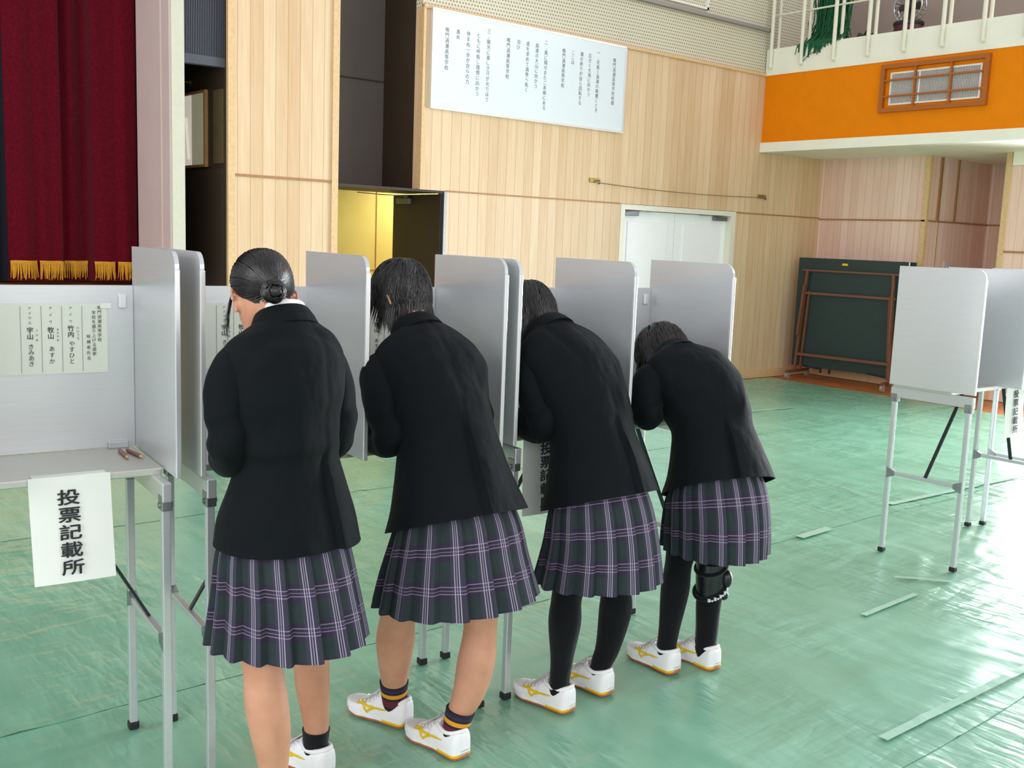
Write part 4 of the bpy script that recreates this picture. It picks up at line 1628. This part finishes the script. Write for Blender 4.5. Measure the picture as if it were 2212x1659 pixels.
    for j in range(5):
        y = 0.122 + 0.015 * j
        pts = []
        for s in range(9):
            x = -0.026 + 0.052 * s / 8
            hit = bvh.ray_cast(Vector((x, y + 0.004 * sin(s), 0.3)), Vector((0, 0, -1)))
            if hit[0]:
                pts.append(H @ (hit[0] + Vector((0, 0, 0.0022))))
        if len(pts) > 3:
            m.tube(pts, 0.0026, 6)
    m.build('laces', M['shoe_white'], root, 60)
    # sole layers
    slab(0.0, 0.008, 0.0, 0.001, 0.0, 1.0, M['shoe_gum'], 'outsole', root)
    slab(0.007, 0.024, 0.0015, 0.001, 0.0, 1.0, M['sole_white'], 'midsole', root)
    slab(0.007, 0.0155, 0.0022, 0.0024, 0.0, 0.34, M['shoe_yellow'], 'heel_band', root)
    # curved side mark drawn with tapered strokes, on both sides
    strokes = [([(0.195, 0.046), (0.170, 0.050), (0.145, 0.047), (0.115, 0.048), (0.085, 0.050), (0.062, 0.053)], [0.003, 0.0042, 0.0045, 0.004, 0.003, 0.001]),
               ([(0.160, 0.066), (0.163, 0.052), (0.158, 0.040), (0.148, 0.029), (0.143, 0.026)], [0.0045, 0.004, 0.004, 0.0035, 0.002]),
               ([(0.146, 0.026), (0.138, 0.036), (0.122, 0.045), (0.100, 0.050), (0.072, 0.0525)], [0.003, 0.004, 0.004, 0.003, 0.001])]
    m = MB()
    for s in (-1, 1):
        for pts, ws in strokes:
            fine = interp([[p[0], p[1], w] for p, w in zip(pts, ws)], 5)
            l, r = [], []
            for i, (y, z, w) in enumerate(fine):
                y2, z2 = fine[min(i + 1, len(fine) - 1)][:2]
                y1, z1 = fine[max(i - 1, 0)][:2]
                d = Vector((y2 - y1, z2 - z1))
                d.normalize()
                n = Vector((-d.y, d.x)) * w
                ok = []
                for q in (n, -n):
                    hit = bvh.ray_cast(Vector((s * 0.2, y + q.x, z + q.y)), Vector((-s, 0, 0)))
                    ok.append(hit[0] + Vector((s * 0.0012, 0, 0.0004)) if hit[0] else None)
                if ok[0] and ok[1]:
                    l.append(H @ ok[0])
                    r.append(H @ ok[1])
            if len(l) > 2:
                m.rings([l, r], 0, False, False)
    m.build('side_mark', M['shoe_yellow'], root)
    return root


def skirt(parent, st, pleats, hem_len, seed, per=8):
    """st rows like the torso: pleated sweep, uv in pleats around and metres up from the hem"""
    rnd = random.Random(seed)
    seg = pleats * 9
    rows = interp(st, per)
    # distance from hem
    zs = [Vector(r[:3]) for r in rows]
    dist = [0]
    for a, b in zip(zs, zs[1:]):
        dist.append(dist[-1] + (b - a).length)
    ph = [rnd.uniform(-0.25, 0.25) for _ in range(pleats)]
    rings = []
    N = len(rows) - 1
    tot = dist[-1]
    for i, (x, y, z, lean, roll, a, bf, bb, ex) in enumerate(rows):
        R = Matrix.Rotation(radians(roll), 3, 'Y') @ Matrix.Rotation(radians(-lean), 3, 'X')
        t = dist[i] / tot          # 0 at the hem
        amp = 0.024 * (1 - t) ** 0.8 + 0.002
        ring = []
        for k in range(seg):
            pl, s = divmod(k, 9)
            f = s / 9
            th = 2 * pi * (k / seg) + 0.04 * ph[pl] * (1 - t)
            cx_, cy_ = sgnpow(sin(th), 2 / ex), sgnpow(-cos(th), 2 / ex)
            q = Vector((a * cx_, (bf if cy_ > 0 else bb) * cy_, 0))
            n = q.normalized()
            saw = (f / 0.86 if f < 0.86 else (1 - f) / 0.14)
            q += n * (amp * (saw - 0.4) * (1 + 0.5 * ph[pl]))
            q += n * 0.006 * (1 - t) * sin(th * 3 + seed)
            ring.append(Vector((x, y, z)) + R @ q)
        rings.append(ring)

    def uv(i, k):
        return (k / 9.0, dist[i])
    mb = MB()
    mb.rings(rings, 0, False, True, uv)
    inner = [[p + (Vector(rows[i][:3]) - p).normalized() * 0.004 for p in r] for i, r in enumerate(rings)]
    mb.rings(inner, 0, False, True, uv)
    seg_n = len(rings[0])
    for i0 in (0,):
        fs, us = [], []
        vs = rings[0] + inner[0]
        for k in range(seg_n):
            k2 = (k + 1) % seg_n
            fs.append([k, k2, seg_n + k2, seg_n + k])
            us.append([(k / 9.0, 0)] * 4)
        mb.add(vs, fs, 0, us)
    return mb.build('skirt', M['plaid'], parent, 42)


def build_person(cfg):
    P = thing('person', cfg['label'], 'person', (cfg['at'][0], cfg['at'][1], 0), radians(cfg['rot']), 'students voting at the booths')
    # head frame
    hd = cfg['head']
    T = Matrix.Translation(Vector(hd['at'])) @ Matrix.Rotation(radians(hd['yaw']), 4, 'Z') @ Matrix.Rotation(radians(hd.get('roll', 0)), 4, 'Y') @ Matrix.Rotation(radians(-hd['tilt']), 4, 'X') @ Matrix.Scale(hd.get('scale', 1.0), 4)
    # ---- body, one continuous surface
    mb = MB()
    head_mesh(mb, T)
    nb = Vector(cfg['neck'])
    hn = T @ Vector((0, -0.022, -0.03))
    limb(mb, [[*(nb + (nb - hn) * 0.5), 0.066, 1], [*nb, 0.058, 1], [*((nb + hn) / 2), 0.052, 1.02], [*hn, 0.054, 1.05]], 20, 4)
    slim = [[x, y, z, ln, rl, a * 0.70, bf * 0.68, bb * 0.68, ex] for (x, y, z, ln, rl, a, bf, bb, ex) in cfg['torso'][1:]]
    mb.rings(torso_rings(slim, 4, 40), 0, True)
    hipz = cfg['torso'][0][2] + 0.05
    for sd in ('L', 'R'):
        limb(mb, cfg['leg' + sd], 20, 6)
        arm = cfg['arm' + sd]
        limb(mb, [[*p[:3], p[3] * 0.72, 1] for p in arm['pts']], 14, 4)
        h = arm['hand']
        hand(mb, h['wrist'], h['dir'], h['up'], h['thumb'], h.get('curl', 0.5))
        # foot core inside the shoe
        a = cfg['shoe' + sd]
        hv = Vector((-sin(radians(a[3])), cos(radians(a[3])), 0))
        c = Vector((a[0], a[1], a[2]))
        limb(mb, [[*(c + Vector((0, 0, 0.11))), 0.028, 1], [*(c + Vector((0, 0, 0.065)) + hv * 0.01), 0.027, 1], [*(c + Vector((0, 0, 0.042)) + hv * 0.07), 0.021, 1], [*(c + Vector((0, 0, 0.034)) + hv * 0.13), 0.012, 1]], 12, 3)
    body = mb.build('body', M['skin'], P)
    remesh(body, 0.0048, 3)
    face_parts(P, T, P)
    hair_build(P, T, M[cfg.get('hair_mat', 'hair_black')], cfg['hair'], cfg['seed'])
    # ---- blazer
    vt = cfg['vent']

    def mod(th, t, q):
        n = q.normalized()
        d = Vector((0, 0, 0))
        # centre back vent: the flap on one side stands proud of the other
        dth = (th - vt['th'] - vt.get('slope', 0) * t + pi) % (2 * pi) - pi
        if t < vt['len']:
            k = min(1, (vt['len'] - t) / 0.12)
            if 0 <= dth < 0.9:
                d += n * 0.016 * k * (1 - dth / 0.9) ** 1.2
            elif -0.22 < dth < 0:
                d -= n * 0.007 * k * (1 + dth / 0.22)
        d -= n * 0.0022 * math.exp(-(dth / 0.05) ** 2)
        nz = noise.noise(Vector((q.x * 7 + cfg['seed'], q.y * 7, t * 4.5)))
        nz2 = noise.noise(Vector((q.x * 3 + 9.1, q.y * 3, t * 11 + cfg['seed'])))
        d += n * (0.009 * nz + 0.008 * nz2 * (1 - abs(2 * t - 0.9)))
        for f in cfg.get('folds', []):
            th0, t0, dth0, dt0, w, amp = f
            # crease segment in (angle, height)
            ex_, ey_ = (th - th0 + pi) % (2 * pi) - pi, (t - t0) * 3
            L2 = dth0 * dth0 + (dt0 * 3) ** 2
            s = max(0, min(1, (ex_ * dth0 + ey_ * dt0 * 3) / L2))
            dd = sqrt((ex_ - s * dth0) ** 2 + (ey_ - s * dt0 * 3) ** 2)
            d += n * amp * math.exp(-(dd / w) ** 2)
        return d
    rings = torso_rings(cfg['torso'], 9, 120, mod)
    mb = MB()
    mb.rings(rings, 0, False)
    inner = []
    for i in range(5):
        c = sum(rings[i], Vector()) / len(rings[i])
        inner.append([p + (c - p).normalized() * 0.006 for p in rings[i]])
    mb.rings(inner, 0, False)
    fs = [[k, (k + 1) % 120, 120 + (k + 1) % 120, 120 + k] for k in range(120)]
    mb.add(rings[0] + inner[0], fs)
    blazer = mb.build('blazer', M['blazer'], P, 40)
    for sd in ('L', 'R'):
        pts = cfg['arm' + sd]['pts']
        mb = MB()
        sdv = 1.7 if sd == 'L' else 4.1

        def smod(t, a):
            return 0.005 * noise.noise(Vector((cos(a) * 1.3, sin(a) * 1.3, t * 9 + sdv + cfg['seed']))) + 0.006 * sin(t * 40 + 2 * cos(a)) * math.exp(-((t - cfg['arm' + sd].get('crease', 0.52)) / 0.10) ** 2)
        limb(mb, [[*p[:3], p[3], p[4] if len(p) > 4 else 1] for p in pts], 32, 9, 0, False, smod)
        sl = mb.build('sleeve', M['blazer'], blazer, 50)
        w = Vector(pts[-1][:3])
        d = (w - Vector(pts[-2][:3])).normalized()
        o = Vector(cfg['arm' + sd].get('out', (-1 if sd == 'L' else 1, -0.4, -0.3))).normalized()
        o = (o - d * o.dot(d)).normalized()
        for k in range(2):
            q = w - d * (0.035 + 0.02 * k) + o * (pts[-1][3] + 0.001)
            MB().cyl(q - o * 0.002, q + o * 0.004, 0.0075, 12).build('button', M['button'], blazer, 40)
    # collar: a folded band around the neck, open at the front
    cl = cfg['collar']
    R = Matrix.Rotation(radians(cl.get('roll', 0)), 3, 'Y') @ Matrix.Rotation(radians(-cl['lean']), 3, 'X')
    prof = [(0.026, -0.022), (0.018, 0.004), (0.007, 0.026), (0.001, 0.032), (-0.004, 0.027), (-0.004, -0.015)]

    def band(rx, ry, prof, open_deg, mat, nm, parent, h=1.0):
        m = MB()
        rings = []
        n = 48
        for i in range(n + 1):
            a = radians(-180 + open_deg) + (2 * pi - 2 * radians(open_deg)) * i / n
            dirx, diry = sin(a), -cos(a)
            ring = []
            for (r, z) in prof:
                drop = 0.030 * max(0, diry) ** 2
                ring.append(Vector(cl['at']) + R @ Vector(((rx + r) * dirx, (ry + r) * diry, z * h - drop)))
            rings.append(ring)
        m.rings(rings, 0, True)
        return m.build(nm, mat, parent, 60)
    band(cl['rx'], cl['ry'], prof, 28, M['blazer'], 'collar', blazer)
    band(cl['rx'] - 0.006, cl['ry'] - 0.006, [(0.004, -0.02), (0.004, 0.036), (0.001, 0.040), (-0.003, 0.036), (-0.003, -0.02)], 14, M['shirt'], 'shirt_collar', P, cl.get('shirt', 0.8))
    skirt(P, cfg['skirt'], cfg.get('pleats', 17), 0.4, cfg['seed'])
    for sd in ('L', 'R'):
        a = cfg['shoe' + sd]
        leg = cfg['leg' + sd]
        sk = cfg['socks']
        if sk == 'ankle' or sk == 'striped':
            k = [r for r in leg if r[2] < 0.30]
            top = cfg['sock' + sd]
            mb = MB()
            limb(mb, [[*top[0], top[2] * 0.82, 1], [*[(u + v) / 2 for u, v in zip(top[0], top[1])], top[2] * 0.95, 1], [*top[1], top[2] * 1.06, 1]], 24, 6, 0, True)
            mb.build('sock', M['black_knit'] if sk == 'ankle' else M['stripe_sock'], P, 60)
        else:
            mb = MB()
            limb(mb, [[*r[:3], r[3] + 0.004, r[4]] for r in leg], 24, 6)
            mb.build('stocking', M['black_knit'], P, 60)
        shoe(P, (a[0], a[1], a[2]), a[3], sd == 'L', 'shoe', a[4] if len(a) > 4 else 0)
    return P


P1 = dict(
    label='bun-haired person in dark blazer, bare legs, black ankle socks, leftmost of four', at=(1.20, 2.43), rot=0, seed=1.3,
    head=dict(at=(-0.005, 0.130, 1.443), yaw=-14, tilt=36, scale=0.97), neck=(0.02, 0.06, 1.365),
    torso=[[0.0, -0.01, 0.800, 0, 0, .190, .150, .160, 2.3], [0.0, -0.01, 0.88, 0, 0, .178, .136, .146, 2.2], [0.005, 0.0, 0.995, 4, 0, .145, .112, .116, 2.1],
           [0.005, 0.0, 1.07, 6, 0, .146, .112, .118, 2.1], [0.0, 0.01, 1.19, 10, 0, .158, .112, .128, 2.2], [0.0, 0.02, 1.272, 14, 0, .165, .102, .122, 2.2],
           [0.005, 0.035, 1.325, 18, 0, .150, .085, .100, 2.1], [0.012, 0.05, 1.358, 20, 0, .106, .070, .080, 2.0], [0.02, 0.06, 1.378, 22, 0, .068, .060, .064, 2.0]],
    armL=dict(pts=[[-.075, .035, 1.285, .042], [-.122, .03, 1.264, .060], [-.150, .02, 1.205, .061], [-.156, .01, 1.14, .058], [-.152, .0, 1.065, .055], [-.13, .06, 1.025, .053], [-.085, .15, 1.0, .047], [-.03, .245, .985, .041]],
              hand=dict(wrist=(-.016, .265, .982), dir=(.35, 1, -.12), up=(0, .1, 1), thumb=1, curl=.35)),
    armR=dict(pts=[[.08, .045, 1.285, .042], [.126, .04, 1.264, .060], [.152, .033, 1.205, .061], [.157, .02, 1.14, .058], [.152, .01, 1.065, .055], [.140, .08, 1.02, .052], [.12, .17, 1.0, .047], [.085, .26, .985, .041]],
              hand=dict(wrist=(.078, .282, .984), dir=(-.3, 1, -.15), up=(-.2, .1, 1), thumb=-1, curl=.8)),
    legL=[[-.085, 0, .86, .088, 1], [-.08, -.01, .66, .074, 1], [-.077, -.025, .50, .056, 1], [-.075, -.033, .45, .053, 1], [-.070, -.04, .37, .0575, 1], [-.059, -.045, .28, .053, 1], [-.048, -.04, .17, .039, 1], [-.042, -.035, .09, .034, 1], [-.04, -.03, .03, .032, 1]],
    legR=[[.085, 0.01, .86, .088, 1], [.10, .05, .66, .074, 1], [.135, .11, .49, .056, 1], [.15, .13, .43, .053, 1], [.159, .145, .36, .053, 1], [.168, .15, .27, .049, 1], [.180, .15, .16, .038, 1], [.180, .15, .10, .035, 1], [.180, .155, .03, .032, 1]],
    shoeL=(-.04, -.03, .006, 8), shoeR=(.182, .155, .006, 12),
    sockL=((-.04, -.032, .05), (-.046, -.037, .15), .046), sockR=((.18, .155, .05), (.18, .15, .145), .039), socks='ankle',
    skirt=[[.018, 0, .522, 0, 0, .212, .19, .198, 2], [.010, 0, .66, 0, 0, .192, .165, .174, 2], [0, 0, .80, 0, 0, .172, .135, .145, 2], [0, 0, .93, 3, 0, .125, .10, .10, 2]],
    vent=dict(th=.40, len=.34), collar=dict(at=(0.02, 0.058, 1.372), lean=24, rx=.067, ry=.064, shirt=1.15),
    folds=[(-.9, .62, .5, .12, .12, -.006), (.8, .66, -.5, .10, .12, -.005), (.5, .35, .4, .06, .10, .005), (-.7, .33, -.5, .04, .10, .006)],
    hair=dict(line=[(0, -50), (35, -44), (65, -22), (88, 4), (130, 34), (180, 46)], lift=.008, bun=(4, -28, .032), groove=3, locks=[((-108, 5), .16, 26, 5)]))

P2 = dict(
    label='bending person in dark blazer with spiky short hair, bare legs and striped ankle socks', at=(1.775, 2.44), rot=0, seed=4.1,
    head=dict(at=(.013, .355, 1.415), yaw=10, tilt=32, scale=0.98), neck=(.008, .27, 1.305),
    torso=[[0, 0, .762, 20, 0, .228, .170, .178, 2.3], [0, .02, .84, 20, 0, .205, .145, .155, 2.2], [.008, .075, .985, 24, 0, .165, .12, .125, 2.1], [.01, .11, 1.06, 28, 0, .168, .118, .128, 2.1],
           [.01, .17, 1.155, 32, 0, .182, .115, .138, 2.2], [.01, .21, 1.215, 36, 0, .186, .105, .130, 2.2], [.01, .24, 1.265, 40, 0, .166, .085, .105, 2.1], [.01, .26, 1.295, 42, 0, .115, .07, .085, 2.0], [.01, .275, 1.312, 44, 0, .070, .062, .066, 2.0]],
    armL=dict(pts=[[-.085, .235, 1.215, .042], [-.140, .225, 1.195, .062], [-.157, .195, 1.14, .062], [-.157, .17, 1.07, .058], [-.147, .15, 1.0, .056], [-.130, .24, .985, .052], [-.115, .33, .985, .047], [-.09, .41, .982, .041]],
              hand=dict(wrist=(-.082, .432, .98), dir=(.25, 1, -.12), up=(0, .1, 1), thumb=1, curl=.35)),
    armR=dict(pts=[[.09, .235, 1.215, .042], [.148, .225, 1.195, .062], [.172, .205, 1.14, .062], [.178, .175, 1.07, .058], [.172, .15, 1.0, .055], [.175, .23, .985, .053], [.135, .32, .985, .047], [.10, .40, .982, .041]],
              hand=dict(wrist=(.092, .42, .98), dir=(-.3, 1, -.15), up=(-.2, .1, 1), thumb=-1, curl=.8)),
    legL=[[-.085, .02, .84, .088, 1], [-.085, .10, .64, .074, 1], [-.085, .175, .47, .058, 1], [-.078, .20, .40, .057, 1], [-.062, .235, .31, .063, 1], [-.05, .255, .20, .049, 1], [-.036, .275, .12, .038, 1], [-.03, .28, .03, .034, 1]],
    legR=[[.085, .0, .84, .088, 1], [.09, -.01, .64, .074, 1], [.085, -.02, .46, .057, 1], [.087, -.02, .40, .053, 1], [.075, -.02, .295, .060, 1], [.052, -.016, .20, .050, 1], [.020, -.005, .13, .036, 1], [.010, .0, .09, .034, 1], [.008, .005, .03, .032, 1]],
    shoeL=(-.028, .283, .006, 22), shoeR=(.010, .010, .006, 8),
    sockL=((-.028, .283, .05), (-.042, .268, .158), .045), sockR=((.009, .004, .05), (.028, -.010, .150), .044), socks='striped',
    skirt=[[.01, .015, .512, 4, 0, .262, .215, .232, 2], [0, .01, .63, 8, 0, .232, .19, .20, 2], [0, .01, .76, 14, 0, .200, .145, .155, 2], [0, .05, .88, 20, 0, .14, .10, .10, 2]],
    vent=dict(th=0.0, len=.36), collar=dict(at=(.010, .270, 1.310), lean=44, rx=.068, ry=.066),
    folds=[(-.9, .60, .5, .12, .12, -.006), (.8, .50, -.3, -.10, .12, .006), (1.0, .38, -.5, .04, .10, -.005), (.9, .72, .2, -.3, .1, -.006)],
    hair=dict(line=[(0, -46), (50, -42), (85, -32), (105, -14), (130, 12), (180, 28)], lift=.009, whorl=(8, 58), len=(.065, .105), grav=.42, flare=.13, vol=.004, rag=.0035, count=2200,
              locks=[((-105, -8), .13, 40, 8), ((-84, 4), .085, 90, 12), ((-60, -38), .05, 30, 10)]))

P3 = dict(
    label='bending person in dark blazer with brown-black bob, in black stockings, between two others', at=(2.36, 2.43), rot=0, seed=6.7, hair_mat='hair_brown',
    head=dict(at=(-.016, .385, 1.345), yaw=6, tilt=48, scale=0.97), neck=(-.012, .29, 1.305),
    torso=[[0, 0, .748, 20, 0, .208, .165, .180, 2.3], [.005, .02, .82, 22, 0, .190, .148, .160, 2.2], [.022, .075, .945, 25, 0, .160, .12, .130, 2.1], [.025, .11, 1.03, 30, 0, .165, .118, .132, 2.1],
           [.015, .175, 1.135, 35, 0, .182, .115, .140, 2.2], [.005, .22, 1.195, 40, 0, .186, .105, .130, 2.2], [-.003, .255, 1.250, 45, 0, .163, .085, .100, 2.1], [-.009, .278, 1.280, 48, 0, .113, .07, .080, 2.0], [-.012, .295, 1.298, 50, 0, .070, .062, .066, 2.0]],
    armL=dict(pts=[[-.09, .250, 1.215, .042], [-.130, .235, 1.195, .060], [-.142, .21, 1.13, .060], [-.140, .18, 1.06, .057], [-.135, .15, .990, .054], [-.130, .22, .98, .052], [-.12, .30, .983, .047], [-.11, .38, .982, .041]],
              hand=dict(wrist=(-.10, .40, .98), dir=(.3, 1, -.12), up=(0, .1, 1), thumb=1, curl=.35)),
    armR=dict(pts=[[.085, .250, 1.215, .042], [.142, .235, 1.195, .062], [.175, .215, 1.13, .063], [.19, .185, 1.06, .060], [.192, .15, .99, .056], [.17, .22, .985, .053], [.125, .31, .985, .047], [.085, .39, .982, .041]],
              hand=dict(wrist=(.076, .41, .98), dir=(-.3, 1, -.15), up=(-.2, .1, 1), thumb=-1, curl=.8)),
    legL=[[-.085, .0, .83, .086, 1], [-.09, .02, .62, .070, 1], [-.092, .035, .45, .051, 1], [-.094, .04, .40, .048, 1], [-.097, .04, .32, .052, 1], [-.098, .045, .19, .035, 1], [-.095, .055, .10, .031, 1], [-.092, .06, .03, .030, 1]],
    legR=[[.095, .01, .83, .086, 1], [.13, .03, .62, .070, 1], [.165, .06, .44, .053, 1], [.173, .068, .38, .050, 1], [.175, .07, .30, .055, 1], [.152, .074, .17, .041, 1], [.125, .08, .10, .033, 1], [.12, .085, .03, .031, 1]],
    shoeL=(-.09, .065, .006, 12), shoeR=(.12, .088, .006, 8), socks='stocking',
    skirt=[[.015, .01, .472, 2, 0, .222, .195, .205, 2], [.01, .0, .61, 8, 0, .203, .17, .18, 2], [0, .005, .74, 16, 0, .183, .142, .155, 2], [.02, .05, .87, 22, 0, .13, .10, .10, 2]],
    vent=dict(th=.10, len=.33), collar=dict(at=(-.012, .288, 1.295), lean=50, rx=.068, ry=.066),
    folds=[(-.8, .60, .5, .12, .12, -.006), (.7, .50, -.3, -.12, .12, .006), (-.6, .80, .3, -.25, .1, -.007)],
    hair=dict(line=[(0, -48), (50, -42), (85, -30), (105, -12), (130, 12), (180, 28)], lift=.013, whorl=(4, 62), len=(.09, .15), grav=.6, flare=.05, vol=.004, rag=.003, count=1500,
              locks=[((-95, -15), .10, 40, 9)]))

P4 = dict(
    label='person bent lowest over the shelf, in black stockings with a knee brace, rightmost of four', at=(2.93, 2.41), rot=-15, seed=9.2, hair_mat='hair_brown',
    head=dict(at=(-.060, .305, 1.185), yaw=6, tilt=60, scale=0.97), neck=(-.085, .195, 1.190),
    torso=[[.012, .0, .728, 24, 0, .212, .18, .190, 2.3], [.014, .015, .80, 25, 0, .195, .155, .165, 2.2], [.014, .056, .92, 27, 0, .160, .12, .135, 2.1], [.0, .08, .99, 30, 0, .168, .118, .140, 2.1],
           [-.028, .112, 1.075, 39, 0, .178, .115, .136, 2.2], [-.048, .144, 1.132, 47, 0, .183, .105, .124, 2.2], [-.06, .167, 1.168, 54, 0, .161, .085, .096, 2.1], [-.075, .184, 1.187, 58, 0, .114, .07, .080, 2.0], [-.085, .197, 1.198, 60, 0, .070, .062, .066, 2.0]],
    armL=dict(pts=[[-.145, .160, 1.145, .042], [-.20, .15, 1.12, .060], [-.232, .14, 1.08, .062], [-.236, .125, 1.02, .059], [-.225, .12, .985, .056], [-.21, .19, .98, .052], [-.19, .27, .985, .046], [-.17, .35, .982, .041]],
              hand=dict(wrist=(-.163, .37, .98), dir=(.25, 1, -.12), up=(0, .1, 1), thumb=1, curl=.35)),
    armR=dict(pts=[[.03, .17, 1.14, .042], [.085, .165, 1.12, .060], [.118, .15, 1.08, .062], [.128, .13, 1.02, .059], [.12, .12, .985, .055], [.10, .19, .98, .052], [.07, .27, .985, .046], [.04, .34, .982, .041]],
              hand=dict(wrist=(.03, .36, .98), dir=(-.3, 1, -.15), up=(-.2, .1, 1), thumb=-1, curl=.8)),
    legL=[[-.08, .0, .80, .084, 1], [-.09, .03, .60, .068, 1], [-.10, .05, .45, .049, 1], [-.104, .053, .40, .047, 1], [-.108, .056, .32, .050, 1], [-.12, .06, .17, .036, 1], [-.125, .064, .09, .033, 1], [-.126, .066, .03, .031, 1]],
    legR=[[.08, .0, .80, .084, 1], [.06, .02, .60, .067, 1], [.032, .035, .44, .047, 1], [.036, .038, .38, .046, 1], [.04, .04, .31, .046, 1], [.037, .04, .24, .043, 1], [.04, .042, .16, .039, 1], [.04, .045, .09, .037, 1], [.04, .047, .03, .033, 1]],
    shoeL=(-.126, .068, .006, 16), shoeR=(.042, .048, .006, 16), socks='stocking',
    skirt=[[.02, .0, .487, 0, 0, .194, .182, .192, 2], [.015, .0, .61, 8, 0, .195, .172, .185, 2], [.012, .01, .72, 20, 0, .184, .150, .160, 2], [.014, .03, .85, 26, 0, .13, .10, .10, 2]],
    vent=dict(th=-.15, len=.30), collar=dict(at=(-.084, .194, 1.194), lean=58, rx=.070, ry=.066), pleats=18,
    folds=[(-.8, .62, .5, .10, .12, -.006), (.8, .50, -.3, -.12, .12, .006), (-.9, .45, .5, .0, .1, .006)],
    hair=dict(line=[(0, -50), (50, -44), (85, -30), (105, -10), (130, 14), (180, 30)], lift=.016, whorl=(0, 66), len=(.12, .19), grav=1.2, flare=.05, vol=.006, rag=.006, count=1700,
              locks=[((-70, -30), .10, 60, 14), ((60, -38), .09, 50, 14)]))

build_person(P1)
build_person(P2)
build_person(P3)
p4 = build_person(P4)
# knee brace on the right leg of the rightmost person
b = MB()
limb(b, [[.034, .037, .425, .0545, 1], [.036, .038, .38, .056, 1], [.040, .040, .33, .0555, 1], [.040, .040, .285, .052, 1]], 28, 5)
br = b.build('knee_brace', M['brace_black'], p4, 60)
br['label'] = 'black knee brace with white strap print'
m = MB()
for z, tl in ((.405, .02), (.318, .03)):
    m.tube([(.038 + .058 * cos(2 * pi * i / 28), .039 + .058 * sin(2 * pi * i / 28), z + tl * sin(2 * pi * i / 28 + 1.2)) for i in range(29)], 0.008, 8)
m.build('strap', M['black_knit'], br, 60)
m = MB()
m.ball((.082, -.002, .365), (.022, .024, .036), 16).ball((.078, .004, .30), (.018, .020, .020), 14)
m.build('hinge_pad', M['brace_black'], br, 60)
m = MB()
for i in range(9):
    a = -2.2 + i * 0.17
    m.box((.038 + .0655 * cos(a) - .004, .039 + .0655 * sin(a) - .004, .318 + .03 * sin(a + 1.2) - .006), (.038 + .0655 * cos(a) + .004, .039 + .0655 * sin(a) + .004, .318 + .03 * sin(a + 1.2) + .006 - .006 * (i % 2)))
m.build('strap_print', M['brace_white'], br)
